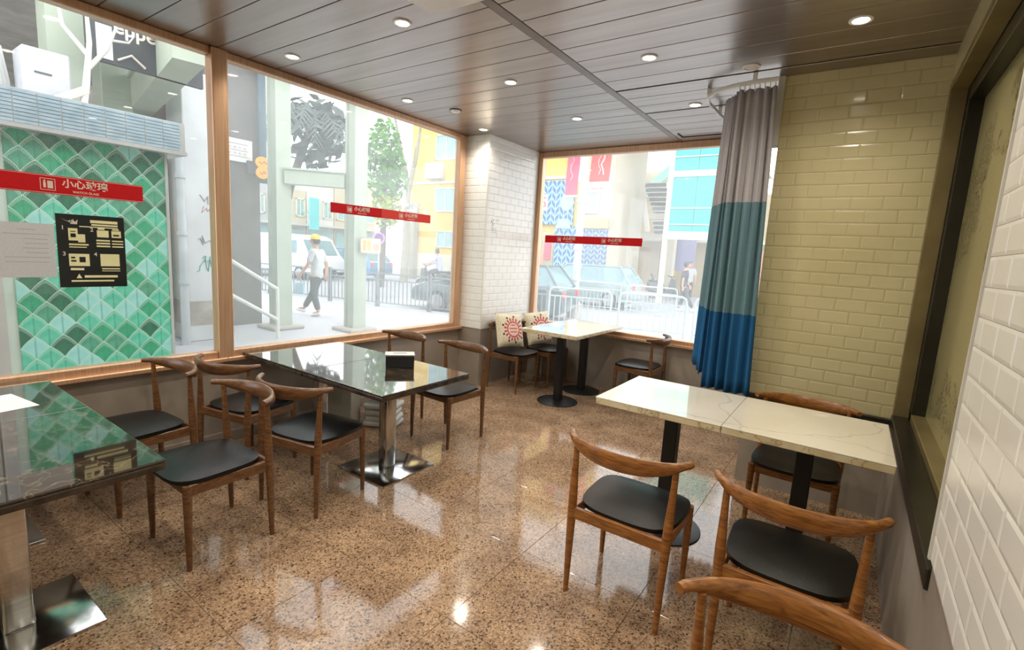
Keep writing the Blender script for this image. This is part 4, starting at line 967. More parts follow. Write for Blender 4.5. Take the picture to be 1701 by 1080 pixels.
# --- vehicles
def wheel(t, x, y, r=0.31):
    MB().lathe([(0.0, -0.10), (r*0.9, -0.10), (r, -0.07), (r, 0.07), (r*0.9, 0.10), (0.0, 0.10)], n=20).build('wheel', 'tyre', t, (x, y, r), rot=(PI/2, 0, 0), smooth=True)
    MB().lathe([(0.0, -0.02), (r*0.62, 0.0), (r*0.6, 0.012), (0.0, 0.02)], n=16).build('hubcap', 'alloy', t, (x, y + (0.10 if y > 0 else -0.10), r), rot=(PI/2, 0, 0), smooth=True)
def car(loc, rz, label, paint, L=4.2, W=1.72, style='hatch', name='parked_car'):
    """nose towards local +X"""
    t = thing(name, label, 'car' if style != 'van' else 'van', loc, rz); h = L/2; w2 = W/2
    if style == 'van':
        prof = [(-h, 0.35), (-h, 1.85), (-h + 0.1, 1.95), (h - 1.15, 1.95), (h - 0.75, 1.78), (h - 0.35, 1.08), (h - 0.02, 0.92), (h, 0.35)]
    else:
        prof = [(-h, 0.38), (-h + 0.02, 0.86), (-h + 0.25, 0.94), (h - 1.15, 0.93), (h - 0.45, 0.82), (h - 0.08, 0.68), (h, 0.5), (h - 0.03, 0.28), (-h + 0.1, 0.24)]
    b = MB(); b.prism(prof, -w2, w2, axis='y')
    bmesh.ops.bevel(b.bm, geom=list(b.bm.edges), offset=0.06, segments=2, profile=0.5, affect='EDGES', clamp_overlap=True)
    b.build('body', paint, t, smooth=True)
    if style != 'van':
        b = MB(); lo = [(-h + 0.15, 0.92), (h - 1.05, 0.92)]; hi = [(-h + 0.55, 1.42), (h - 1.85, 1.42)]
        A = [(lo[0][0], -w2 + 0.06, 0.9), (lo[1][0], -w2 + 0.06, 0.9), (lo[1][0], w2 - 0.06, 0.9), (lo[0][0], w2 - 0.06, 0.9)]; B = [(hi[0][0], -w2 + 0.24, 1.42), (hi[1][0], -w2 + 0.24, 1.42), (hi[1][0], w2 - 0.24, 1.42), (hi[0][0], w2 - 0.24, 1.42)]
        va = [b.bm.verts.new(p) for p in A]; vb = [b.bm.verts.new(p) for p in B]
        for q in ([0,1,2,3],): b.bm.faces.new([va[i] for i in q][::-1]); b.bm.faces.new([vb[i] for i in q])
        for i in range(4): b.bm.faces.new((va[i], va[(i+1) % 4], vb[(i+1) % 4], vb[i]))
        b.build('window_glass', 'carglass', t)
        MB().box(hi[0][0] - 0.03, hi[1][0] + 0.04, -w2 + 0.21, w2 - 0.21, 1.41, 1.46, bevel=0.02, seg=2).build('roof', paint, t, smooth=True)
        for s in (-1, 1):
            for (xa, xb) in ((lo[1][0] + 0.02, hi[1][0] + 0.02), (-0.25, -0.22), (lo[0][0] - 0.01, hi[0][0] - 0.01)):
                MB().tube([(xa, s*(w2 - 0.05), 0.9), (xb, s*(w2 - 0.235), 1.43)], 0.035, n=6).build('pillar', paint, t)
            MB().box(lo[1][0] - 0.12, lo[1][0] + 0.06, s*(w2 + 0.07) - 0.07, s*(w2 + 0.07) + 0.07, 0.93, 1.06, bevel=0.02).build('mirror', paint, t)
    else:
        for s in (-1, 1): MB().box(h - 1.75, h - 0.95, s*w2 - 0.012, s*w2 + 0.012, 1.15, 1.70, bevel=0.004).build('side_window', 'carglass', t)
        MB().quad((h - 0.72, -w2 + 0.14, 1.74), (h - 0.72, w2 - 0.14, 1.74), (h - 0.325, w2 - 0.12, 1.10), (h - 0.325, -w2 + 0.12, 1.10)).build('windscreen', 'carglass', t)
        MB().box(-h - 0.012, -h + 0.01, -w2 + 0.15, w2 - 0.15, 1.15, 1.75).build('rear_window', 'carglass', t)
    for s in (-1, 1):
        MB().box(h - 0.16, h - 0.03, s*(w2 - 0.28) - 0.18, s*(w2 - 0.28) + 0.18, 0.60, 0.72, bevel=0.03, seg=2).build('headlamp', 'lamp', t, smooth=True)
        MB().box(-h - 0.01, -h + 0.10, s*(w2 - 0.16) - 0.13, s*(w2 - 0.16) + 0.13, 0.66, 0.84, bevel=0.02).build('tail_lamp', 'taillamp', t)
    MB().box(h - 0.06, h + 0.012, -0.42, 0.42, 0.34, 0.52, bevel=0.02).build('grille', 'tyre', t)
    for sx in (h - 0.82, -h + 0.80):
        for sy in (w2 - 0.09, -w2 + 0.09): wheel(t, sx, sy)
    return t
cdir = ang
x = -8.05
car((x, LF(x) + 1.55, -0.09), PI + cdir, 'dark teal hatchback parked behind the kerb railing', 'teal', 4.3)
car((-21.5, 12.9, -0.09), 0.2, 'white van far down the street between the steel posts', 'carwhite', 4.8, 1.9, 'van', 'white_van')
car((-20.8, 15.6, -0.09), PI + 0.2, 'blue car on the street right of the walking person', 'carblue', 4.1)
car((-12.9, 17.1, -0.09), PI + 0.12, 'silver car parked before the yellow building with red tail lamps', 'carsilver', 4.4)
car((-8.2, 16.2, -0.09), PI + 0.1, 'silver car on the road behind the lamp pole', 'carsilver', 4.3)
def scooter(loc, rz, label):
    t = thing('motor_scooter', label, 'scooter', loc, rz)
    for x in (-0.58, 0.60):
        MB().lathe([(0, -0.05), (0.22, -0.05), (0.24, 0), (0.22, 0.05), (0, 0.05)], n=18).build('wheel', 'tyre', t, (x, 0, 0.24), rot=(PI/2, 0, 0), smooth=True)
    MB().prism([(-0.80, 0.42), (-0.85, 0.72), (-0.15, 0.78), (-0.02, 0.45), (0.28, 0.34), (0.40, 0.9), (0.50, 0.92), (0.56, 0.5), (0.40, 0.24), (-0.30, 0.24)], -0.13, 0.13, axis='y').build('body', 'scoot', t)
    MB().box(-0.80, -0.12, -0.14, 0.14, 0.74, 0.84, bevel=0.04, seg=2).build('seat', 'tyre', t, smooth=True)
    MB().tube([(0.42, 0, 0.88), (0.36, 0, 1.02)], 0.03, n=8).tube([(0.30, -0.32, 1.06), (0.38, -0.1, 1.02), (0.38, 0.1, 1.02), (0.30, 0.32, 1.06)], 0.018, n=8).build('handlebar', 'tyre', t, smooth=True)
    MB().tube([(0.60, 0.07, 0.24), (0.50, 0.07, 0.8)], 0.022, n=8).tube([(0.60, -0.07, 0.24), (0.50, -0.07, 0.8)], 0.022, n=8).build('fork', 'alloy', t, smooth=True)
    MB().sphere((0.53, 0, 0.80), 0.08, 0.6).build('headlamp', 'lamp', t, smooth=True)
    return t
scooter((-13.5, 14.1, -0.09), PI + 0.3, 'scooter on the road carrying a rider in a lilac shirt')
scooter((-8.7, 24.0, -0.09), 0.5, 'dark scooter parked before the stairs across the road')
scooter((-7.3, 22.9, -0.09), 0.9, 'dark scooter parked under the lavender panel')

# --- people
def skinned(name, verts, edges, rad, root, mat, parent, sub=2):
    me = bpy.data.meshes.new(name); me.from_pydata(verts, edges, []); o = bpy.data.objects.new(name, me); COL.objects.link(o)
    o.modifiers.new('skin', 'SKIN').use_smooth_shade = True
    sk = me.skin_vertices
    if not sk:
        bm = bmesh.new(); bm.from_mesh(me); bm.verts.layers.skin.verify(); bm.to_mesh(me); bm.free(); sk = me.skin_vertices
    for i, r in enumerate(rad):
        rr = r if isinstance(r, tuple) else (r, r); sk[0].data[i].radius = rr; sk[0].data[i].use_root = (i == root)
    ss = o.modifiers.new('sub', 'SUBSURF'); ss.levels = sub; ss.render_levels = sub
    bpy.context.view_layer.update()
    m2 = bpy.data.meshes.new_from_object(o.evaluated_get(bpy.context.evaluated_depsgraph_get()))
    bpy.data.objects.remove(o); m2.materials.clear(); m2.materials.append(MT[mat]); m2.polygons.foreach_set('use_smooth', [True]*len(m2.polygons))
    return link(name, m2, parent)
def person(loc, rz, label, P, shirt, trousers, cap=None):
    """P: joints in metres, person looks along local +Y, x to the person's right"""
    t = thing('person', label, 'person', loc, rz)
    V, E, Rr = [], [], []
    def add(p, r, par=None):
        V.append(p); Rr.append(r)
        if par is not None: E.append((par, len(V) - 1))
        return len(V) - 1
    pel = add(P['pelvis'], (0.105, 0.075)); wa = add(P['waist'], (0.095, 0.068), pel); ch = add(P['chest'], (0.125, 0.085), wa); nk = add(P['neck'], (0.055, 0.055), ch); hb = add(P['headbase'], (0.055, 0.06), nk)
    for s in ('l', 'r'):
        a = add(P[s+'sh'], 0.055, ch); e = add(P[s+'el'], 0.042, a); wr_ = add(P[s+'wr'], 0.028, e); pa = add(P[s+'pa'], (0.034, 0.022), wr_)
        d = Vector(P[s+'pa']) - Vector(P[s+'wr']); d.normalize()
        side = d.cross(Vector((0, 1, 0))).normalized() if abs(d.y) < 0.9 else Vector((1, 0, 0))
        nrm = d.cross(side).normalized()
        pv = Vector(P[s+'pa'])
        for k, (o_, ln) in enumerate(((-0.030, 0.065), (-0.010, 0.080), (0.010, 0.075), (0.028, 0.055))):
            f1 = add(tuple(pv + nrm*o_ + d*0.03), 0.0095, pa); f2 = add(tuple(pv + nrm*o_ + d*(0.03 + ln*0.55)), 0.009, f1); add(tuple(pv + nrm*o_ + d*(0.03 + ln*0.85) + side*0.025), 0.008, f2)
        th = add(tuple(Vector(P[s+'wr'])*0.4 + pv*0.6 + nrm*(-0.045)), 0.011, pa); add(tuple(pv + nrm*(-0.055) + d*0.035), 0.010, th)
        h = add(P[s+'hip'], (0.085, 0.085), pel); k = add(P[s+'kn'], 0.058, h); an = add(P[s+'an'], 0.038, k); add(P[s+'toe'], (0.038, 0.03), an)
    skinned('body', V, E, Rr, 0, 'skin', t)
    hd = Vector(P['head'])
    head = MB().sphere(hd, 0.112, 0.72, 0.88, 1.05, sub=3)
    for v in head.bm.verts:
        q = v.co - hd
        if q.z < -0.02 and q.y > 0: v.co.x *= 1; v.co.x = hd.x + q.x * 0.86
    head.sphere(hd + Vector((0, 0.100, -0.022)), 0.016, 0.8, 1.1, 1.4); head.sphere(hd + Vector((0.079, 0.0, -0.01)), 0.024, 0.4, 0.8, 1.2); head.sphere(hd + Vector((-0.079, 0.0, -0.01)), 0.024, 0.4, 0.8, 1.2)
    head.build('head', 'skin', t, smooth=True)
    ey = MB()
    for s in (-1, 1): ey.sphere(hd + Vector((0.032*s, 0.088, 0.004)), 0.010, 1.2, 0.5, 0.7)
    ey.build('eyes', 'hair', t, smooth=True); MB().sphere(hd + Vector((0, 0.088, -0.062)), 0.02, 1.2, 0.5, 0.3).build('mouth', 'rust', t, smooth=True)
    hm = MB().sphere(hd + Vector((0, -0.018, 0.018)), 0.120, 0.74, 0.86, 1.0, sub=3)
    bmesh.ops.delete(hm.bm, geom=[v for v in hm.bm.verts if (v.co.y - hd.y > 0.045 and v.co.z - hd.z < 0.05) or v.co.z - hd.z < -0.07], context='VERTS')
    hm.build('hair', 'hair', t, smooth=True)
    if cap:
        cm = MB().sphere(hd + Vector((0, -0.01, 0.035)), 0.124, 0.78, 0.92, 0.92, sub=3)
        bmesh.ops.delete(cm.bm, geom=[v for v in cm.bm.verts if v.co.z - hd.z < 0.03], context='VERTS')
        cm.prism([(hd.x - 0.075, hd.y + 0.085), (hd.x + 0.075, hd.y + 0.085), (hd.x + 0.05, hd.y + 0.19), (hd.x - 0.05, hd.y + 0.19)], hd.z + 0.035, hd.z + 0.045, axis='z')
        cm.build('cap', cap, t, smooth=True)
    # clothing grown a little outside the body
    mid = lambda a, b, k: tuple(Vector(a).lerp(Vector(b), k))
    V2 = [tuple(Vector(P['pelvis']) - Vector((0, 0, 0.14))), P['waist'], P['chest'], mid(P['chest'], P['neck'], 0.55)]; E2 = [(0, 1), (1, 2), (2, 3)]; R2 = [(0.165, 0.135), (0.160, 0.128), (0.178, 0.13), (0.085, 0.075)]
    for s in ('l', 'r'):
        i = len(V2); V2 += [P[s+'sh'], mid(P[s+'sh'], P[s+'el'], 0.9)]; E2 += [(2, i), (i, i+1)]; R2 += [0.078, 0.066]
    skinned('shirt', V2, E2, R2, 0, shirt, t)
    V3 = [mid(P['pelvis'], P['waist'], 0.25), P['pelvis']]; E3 = [(0, 1)]; R3 = [(0.150, 0.118), (0.155, 0.125)]
    for s in ('l', 'r'):
        i = len(V3); V3 += [P[s+'hip'], P[s+'kn'], mid(P[s+'kn'], P[s+'an'], 0.92)]; E3 += [(1, i), (i, i+1), (i+1, i+2)]; R3 += [0.106, 0.080, 0.064]
    skinned('trousers', V3, E3, R3, 0, trousers, t)
    for s in ('l', 'r'):
        a, b_ = Vector(P[s+'an']), Vector(P[s+'toe']); d = (b_ - a); 
        MB().tube([tuple(a - d*0.30 + Vector((0, 0, -0.045))), tuple(a + d*0.1 + Vector((0, 0, -0.04))), tuple(b_ + Vector((0, 0, -0.012))), tuple(b_ + d*0.25 + Vector((0, 0, -0.012)))], [(0.040, 0.036), (0.044, 0.048), (0.048, 0.03), (0.028, 0.018)], n=10).build('shoe', 'shoe', t, smooth=True)
    return t
walk = dict(pelvis=(0, 0, 0.93), waist=(0, 0.0, 1.10), chest=(0, 0.01, 1.32), neck=(0, 0.02, 1.47), headbase=(0, 0.035, 1.55), head=(0, 0.05, 1.63),
    lsh=(-0.185, 0.0, 1.40), lel=(-0.23, 0.07, 1.13), lwr=(-0.22, 0.24, 0.93), lpa=(-0.22, 0.27, 0.86), rsh=(0.185, 0.0, 1.40), rel=(0.23, -0.10, 1.14), rwr=(0.22, -0.10, 0.90), rpa=(0.22, -0.09, 0.83),
    lhip=(-0.09, 0, 0.88), lkn=(-0.09, 0.03, 0.49), lan=(-0.09, -0.09, 0.10), ltoe=(-0.09, 0.05, 0.045),
    rhip=(0.09, 0, 0.88), rkn=(0.09, 0.14, 0.50), ran=(0.09, 0.36, 0.13), rtoe=(0.09, 0.50, 0.12))
person((-9.62, 6.40, 0), math.radians(118), 'person in pale shirt, dark trousers and yellow cap walking on the pavement', walk, 'shirt', 'trouser', 'cap')
def bagm():
    b = MB(); b.box(-0.02, 0.02, -0.10, 0.10, -0.36, -0.10, bevel=0.018, seg=3)
    for v in b.bm.verts: v.co.x *= 1 + 2.2 * max(0, (-0.1 - v.co.z)) ; v.co.y *= 1 + 0.4 * (-0.1 - v.co.z)
    b.tube([(0, -0.06, -0.11), (0, -0.03, -0.02), (0, 0.0, 0.0), (0, 0.03, -0.02), (0, 0.06, -0.11)], 0.008, n=6); return b
r118 = math.radians(118); lx, ly = -0.22, 0.275
bb = bagm().build('plastic_bag', 'pbag', None, (-9.62 + lx*math.cos(r118) - ly*math.sin(r118), 6.40 + lx*math.sin(r118) + ly*math.cos(r118), 0.835), r118, smooth=True)
tag(bb, 'pale blue plastic bag carried by the walking person', 'bag')
w2_ = dict(walk); 
person((-4.92, 17.6, -0.09), math.radians(-60), 'person in dark clothes walking across the road below the turquoise panels', w2_, 'navy', 'trouser')
person((-6.1, 22.6, -0.09), math.radians(200), 'person in a white shirt standing far off by the lavender panel', w2_, 'shirt', 'navy')
ride = dict(pelvis=(0, 0, 0.90), waist=(0, 0.02, 1.06), chest=(0, 0.08, 1.28), neck=(0, 0.12, 1.42), headbase=(0, 0.14, 1.49), head=(0, 0.16, 1.57),
    lsh=(-0.185, 0.08, 1.34), lel=(-0.26, 0.26, 1.15), lwr=(-0.29, 0.46, 1.09), lpa=(-0.30, 0.54, 1.09), rsh=(0.185, 0.08, 1.34), rel=(0.26, 0.26, 1.15), rwr=(0.29, 0.46, 1.09), rpa=(0.30, 0.54, 1.09),
    lhip=(-0.11, 0.02, 0.88), lkn=(-0.19, 0.38, 0.76), lan=(-0.19, 0.36, 0.40), ltoe=(-0.19, 0.50, 0.36), rhip=(0.11, 0.02, 0.88), rkn=(0.19, 0.38, 0.76), ran=(0.19, 0.36, 0.40), rtoe=(0.19, 0.50, 0.36))
ar = PI + 0.3; sx, sy = -0.22, 0.0
person((-13.5 + sx*math.cos(ar), 14.1 + sx*math.sin(ar), -0.09), ar - PI/2, 'person in a lilac shirt riding the scooter on the road', ride, 'lilac', 'navy')

# --- lamp pole with banners, signs
lp = thing('lamp_pole', 'grey lamp pole with a banded foot seen through the far window', 'pole', (-6.42, 12.35, -0.09))
MB().tube([(0, 0, 0), (0, 0, 7.0)], [0.11, 0.085], n=16).build('pole', 'pipe', lp, smooth=True)
MB().lathe([(0, 0), (0.20, 0), (0.20, 0.40), (0.15, 0.46), (0, 0.46)], n=18).build('foot', 'stained', lp, smooth=True)
for zz in (1.05, 1.9, 3.15): MB().lathe([(0.10, zz), (0.135, zz), (0.135, zz + 0.10), (0.10, zz + 0.10), (0.10, zz)], n=16).build('band', 'pipe', lp, smooth=True)
MB().tube([(0.10, 0, 3.45), (0.85, 0, 3.48)], 0.015, n=6).tube([(-0.10, 0, 3.33), (-0.55, 0, 3.31)], 0.015, n=6).build('banner_arm', 'pipe', lp)
for nm, lb, x0, x1, z0, z1, m_ in (('street_banner', 'pink red banner left of the lamp pole', -0.52, -0.13, 3.32, 5.6, 'pinkred'), ('street_banner', 'coral red banner right of the lamp pole', 0.20, 0.78, 3.44, 5.6, 'redbanner')):
    t = thing(nm, lb, 'banner', (-6.42, 12.33, -0.09))
    b = MB(); n = 10
    for i in range(n):
        za, zb = z0 + (z1 - z0)*i/n, z0 + (z1 - z0)*(i+1)/n; wv = lambda z: 0.03*math.sin(z*3)
        b.quad((x0, wv(za), za), (x1, wv(za) - 0.01, za), (x1, wv(zb) - 0.01, zb), (x0, wv(zb), zb))
    o = b.build('cloth', m_, t); so = o.modifiers.new('s', 'SOLIDIFY'); so.thickness = 0.008
    r = random.Random(len(lb)); xc = (x0 + x1)/2
    for k in (range(2) if x1 > 0.3 else range(1)):
        pts = [(xc + 0.10*k - 0.03 + 0.05*math.sin(i*1.9 + k), wv(z0 + 0.5 + i*0.12) - 0.022, z0 + 0.45 + i*0.13) for i in range(11)]
        MB().tube(pts, [(0.016, 0.006)] * len(pts), n=5).build('script', 'banwhite', t)
    MB().box(x0, x1, wv(z0) - 0.030, wv(z0) - 0.012, z0, z0 + (0.26 if x1 > 0.3 else 0.05)).build('lower_band', 'banwhite', t)
    if x1 > 0.3: MB().tube([(x0 + 0.06 + i*0.05, wv(z0) - 0.034, z0 + 0.08 + 0.02*(i % 2)) for i in range(9)], 0.010, n=5).build('script', 'redbanner', t)
ps = thing('round_street_sign', 'small round purple sign on a thin post behind the warning strip', 'sign', (-14.4, 12.1, -0.09))
MB().tube([(0, 0, 0), (0, 0, 1.95)], 0.03, n=8).build('post', 'pipe', ps, smooth=True)
MB().lathe([(0, 0), (0.16, 0), (0.16, 0.012), (0, 0.012)], n=24).build('disc', 'purple', ps, (0.03, -0.03, 1.95), rot=(PI/2, 0, 0.85)); MB().lathe([(0.16, 0), (0.21, 0), (0.21, 0.010), (0.16, 0.010), (0.16, 0)], n=24).build('rim', 'pink', ps, (0.03, -0.03, 1.95), rot=(PI/2, 0, 0.85))

# --- trees
def leaf_cloud(b, c, rx, ry, rz_, n, s, rnd):
    for _ in range(n):
        while True:
            p = Vector((rnd.uniform(-1, 1), rnd.uniform(-1, 1), rnd.uniform(-1, 1)))
            if 0.25 < p.length < 1: break
        q = Vector((p.x*rx, p.y*ry, p.z*rz_)) + Vector(c)
        d = Vector((rnd.gauss(0, 1), rnd.gauss(0, 1), rnd.gauss(0, 0.6))).normalized(); e = d.cross(Vector((rnd.gauss(0, 1), rnd.gauss(0, 1), 1))).normalized()
        l = s * rnd.uniform(0.7, 1.4)
        b.quad(q - d*l, q + e*l*0.45, q + d*l, q - e*l*0.45)
rnd = random.Random(5)
tg = thing('street_tree', 'bright green leafy tree right of the right hand steel post', 'tree', (-16.0, 13.55, -0.09))
MB().tube([(0, 0, 0), (0.05, 0.05, 1.8), (0, 0.1, 3.6), (0.05, 0, 5.2)], [0.16, 0.13, 0.10, 0.04], n=10).tube([(0, 0.08, 3.0), (-0.4, 0.3, 4.0)], [0.07, 0.03], n=7).build('trunk', 'barkd', tg, smooth=True)
b = MB(); leaf_cloud(b, (0, 0.1, 5.0), 0.75, 0.75, 1.7, 900, 0.14, rnd); leaf_cloud(b, (0.15, 0.35, 4.4), 0.7, 0.6, 1.1, 400, 0.14, rnd); b.build('foliage', 'leaf', tg)['kind'] = 'stuff'
b = MB(); leaf_cloud(b, (0.1, 0.15, 3.1), 0.62, 0.62, 0.75, 420, 0.13, rnd); b.build('foliage', 'leafy', tg)['kind'] = 'stuff'
tp = thing('bare_street_tree', 'pale forked tree in front of the yellow building', 'tree', (-17.6, 16.3, -0.09))
b = MB(); b.tube([(0, 0, 0), (0, 0.1, 1.8), (-0.1, 0.2, 3.4), (-0.15, 0.3, 4.4)], [0.20, 0.17, 0.15, 0.12], n=10)
for e, r in (((-0.55, -0.3, 7.6), 0.09), ((0.15, 0.7, 7.4), 0.10), ((0.35, 0.2, 6.2), 0.06), ((-0.5, 0.2, 6.0), 0.06)):
    m_ = Vector((-0.15, 0.3, 4.3)).lerp(Vector(e), 0.5) + Vector((rnd.uniform(-0.1, 0.1), rnd.uniform(-0.1, 0.1), 0)); b.tube([(-0.13, 0.28, 4.2), tuple(m_), e], [r + 0.02, r, r*0.5], n=8)
b.build('trunk', 'bark', tp, smooth=True)
b = MB(); leaf_cloud(b, (0.0, 0.2, 3.3), 0.9, 0.9, 0.5, 160, 0.10, rnd); b.build('foliage', 'offwhite', tp)['kind'] = 'stuff'
tpm = thing('palm_tree', 'dark drooping palm between the two steel posts', 'palm tree', (-14.2, 8.0, -0.0))
MB().tube([(0, 0, 0), (0.05, 0.1, 1.6), (0.1, 0.5, 3.2), (0.15, 1.2, 5.2)], [0.16, 0.14, 0.12, 0.11], n=10).build('trunk', 'barkd', tpm, smooth=True)
for k in range(26):
    a = k * 2.399; el = 0.15 + 0.85 * ((k * 7) % 11) / 11; b = MB(); pts = []
    L = rnd.uniform(1.5, 2.2)
    for i in range(9):
        s = i / 8; r = L * s * math.cos(el * 1.1); z = L * s * math.sin(el * 1.1) - 1.25 * s * s * L * 0.75
        pts.append(Vector((r*math.cos(a), r*math.sin(a), z)))
    b.tube(pts, [0.02 - 0.002*i for i in range(9)], n=5)
    for i in range(1, 9):
        d = (pts[i] - pts[i-1]).normalized(); sd_ = d.cross(Vector((0, 0, 1))).normalized()
        for s in (-1, 1):
            for f in (0.0, 0.5):
                p = pts[i-1].lerp(pts[i], f); tip = p + sd_*s*rnd.uniform(0.22, 0.5)*(1 - 0.4*i/8) + d*rnd.uniform(0.05, 0.3) - Vector((0, 0, rnd.uniform(0.0, 0.3)))
                b.quad(p - d*0.03, p + d*0.06, tip, tip - d*0.04)
    b.build('frond', 'palm', tpm, (0.15, 1.25, 5.35))

b = MB(); leaf_cloud(b, (0.1, 1.3, 4.9), 1.15, 1.15, 1.0, 240, 0.26, rnd); b.build('foliage', 'palm', tpm)['kind'] = 'stuff'
# --- buildings
def window_part(parent, x0, x1, z0, z1, y, frame='trimpale', bars=1):
    f = MB().box(x0, x1, y - 0.06, y, z0, z0 + 0.06).box(x0, x1, y - 0.06, y, z1 - 0.06, z1).box(x0, x0 + 0.06, y - 0.06, y, z0, z1).box(x1 - 0.06, x1, y - 0.06, y, z0, z1).build('window', frame, parent)
    MB().box(x0 + 0.05, x1 - 0.05, y - 0.015, y - 0.003, z0 + 0.05, z1 - 0.05).build('pane', 'pane', f)
    for i in range(1, bars + 1):
        xx = x0 + (x1 - x0) * i / (bars + 1); MB().box(xx - 0.02, xx + 0.02, y - 0.05, y - 0.012, z0 + 0.06, z1 - 0.06).build('mullion', frame, f)
    return f
yb = thing('yellow_building', 'yellow rendered building across the road with pale framed windows', 'building', (-15.2, 19.0, -0.09))
MB().box(-4.9, 5.3, 0.0, 4.0, 0, 11.0).build('wall', 'yb', yb)
for (x0, x1, z0, z1) in ((-18.35, -16.9, 6.1, 7.35), (-18.3, -16.9, 3.55, 4.75), (-18.1, -16.95, 1.75, 2.60), (-15.9, -14.5, 6.1, 7.35), (-15.9, -14.5, 3.55, 4.75), (-13.6, -12.6, 3.2, 4.6)): window_part(yb, x0 + 15.2, x1 + 15.2, z0, z1, 0.0)
MB().box(-4.95, 5.35, -0.08, 0.0, 4.95, 5.07).build('string_course', 'trimpale', yb); MB().box(-4.9, -1.4, -0.05, 0.0, 0, 1.4).build('plinth', 'trimpale', yb)
MB().box(3.1, 3.25, -0.06, 0.0, 4.8, 9.0).build('pilaster', 'trimpale', yb); MB().box(4.75, 5.3, -0.06, 0.0, 4.8, 9.0).build('pilaster', 'offwhite', yb)
MB().box(-4.55, -4.25, -0.35, -0.05, 0, 4.0).build('downpipe_casing', 'bark', yb)
for (x, z, lb) in ((-18.25, 5.50, 'white air conditioner on the yellow wall between two windows'), (-15.2, 5.45, 'white air conditioner on the yellow wall behind the pillar')):
    a_ = thing('wall_air_conditioner', lb, 'air conditioner', (x, 19.0, z)); MB().box(-0.5, 0.5, -0.40, -0.02, -0.36, 0.36, bevel=0.02).build('casing', 'acw', a_)
    MB().lathe([(0, 0), (0.25, 0), (0.25, 0.012), (0, 0.012)], n=20).build('fan_grille', 'pipe', a_, (-0.12, -0.415, 0), rot=(PI/2, 0, 0)); MB().box(-0.55, 0.55, -0.42, 0.0, -0.42, -0.37).build('bracket', 'pipe', a_)
shopsign = thing('chevron_shop_sign', 'blue chevron shop sign with a white plate and pink letter', 'sign', (-11.05, 18.92, -0.09))
MB().box(-0.90, 0.86, -0.08, 0.0, 3.02, 4.86).build('board', 'chev', shopsign)
MB().box(-0.90, -0.40, -0.11, -0.08, 3.60, 4.28).build('plate', 'paper', shopsign); text('S', 0.62, 'pinkred', shopsign, (-0.58, -0.115, 3.94), 0, 0.01)
pts = [(0.86 - 0.30 + 0.30*math.cos(a*PI/12), 3.95 + 0.36*math.sin(a*PI/12)) for a in range(24)]
MB().prism(pts, -0.12, -0.08).build('round_plate', 'mint', shopsign)
pts = [(0.46 + 0.34*math.cos(a*PI/14), 2.86 + 0.42*math.sin(a*PI/14)) for a in range(15)]
MB().prism(pts, -0.13, -0.08).build('dome_plate', 'mint', shopsign)
cp_ = tag(MB().box(0, 1.0, -0.08, 0.0, 0.75, 2.95).build('chevron_door_panel', 'chev', None, (-10.98, 18.93, -0.09)), 'narrow bright blue chevron panel beside the shop entrance', 'panel')
sf = thing('patterned_shop', 'grey blue chevron patterned shop front right of the yellow building', 'shop front', (-9.3, 19.1, -0.09))
MB().box(-0.58, 0.75, 0, 3.5, 0, 6.6).build('wall', 'creamb', sf); MB().box(-0.55, 0.68, -0.05, 0.0, 0.8, 2.85).build('panel', 'chev2', sf); MB().box(-0.55, 0.68, -0.10, 0.0, 2.9, 3.3).build('fascia', 'beige', sf)
MB().box(-0.45, 0.2, -0.06, 0.0, 3.5, 4.6).build('sign_board', 'greyb', sf)
ds = thing('shop_display', 'colourful shop display at the left edge of the far window', 'shop display', (-12.0, 18.95, -0.09))
for i, (m_, x0, x1, z0, z1) in enumerate((('beige', -0.6, 0.95, 0.7, 2.7), ('rust', 0.1, 0.5, 1.0, 1.9), ('pane', -0.45, 0.05, 0.9, 1.7), ('pinkred', 0.55, 0.85, 1.5, 2.3), ('charcoal', -0.2, 0.25, 2.1, 2.45))):
    MB().box(x0, x1, -0.05 - 0.03*i, 0.0, z0, z1).build('panel', m_, ds)
bs = thing('beige_shop_row', 'beige row of shops at the back across the road', 'building', (-6.0, 27.0, -0.09))
MB().box(-9, 9, 0, 5, 0, 5.2).build('wall', 'beige', bs); MB().box(-9, 9, -0.8, 0, 2.75, 2.95).build('canopy', 'trimpale', bs)
for x0, m_ in ((-5.2, 'yb'), (-3.9, 'creamb'), (-2.9, 'yb'), (0.6, 'greyb'), (1.8, 'rust')): MB().box(x0, x0 + 0.85, -0.06, 0.0, 0.2, 2.5).build('shop_door', m_, bs)
for x0 in (-7.5, -5.5, -3.5, -1.5, 0.5, 2.5): window_part(bs, x0, x0 + 1.2, 3.4, 4.7, 0.0)
lv = tag(MB().box(-0.55, 0.55, -0.05, 0.05, 1.3, 2.95).box(-0.5, -0.44, -0.04, 0.04, 0, 1.3).box(0.44, 0.5, -0.04, 0.04, 0, 1.3).build('lavender_panel', 'lav', None, (-7.05, 24.6, -0.09)), 'lavender board standing under the footbridge', 'panel')
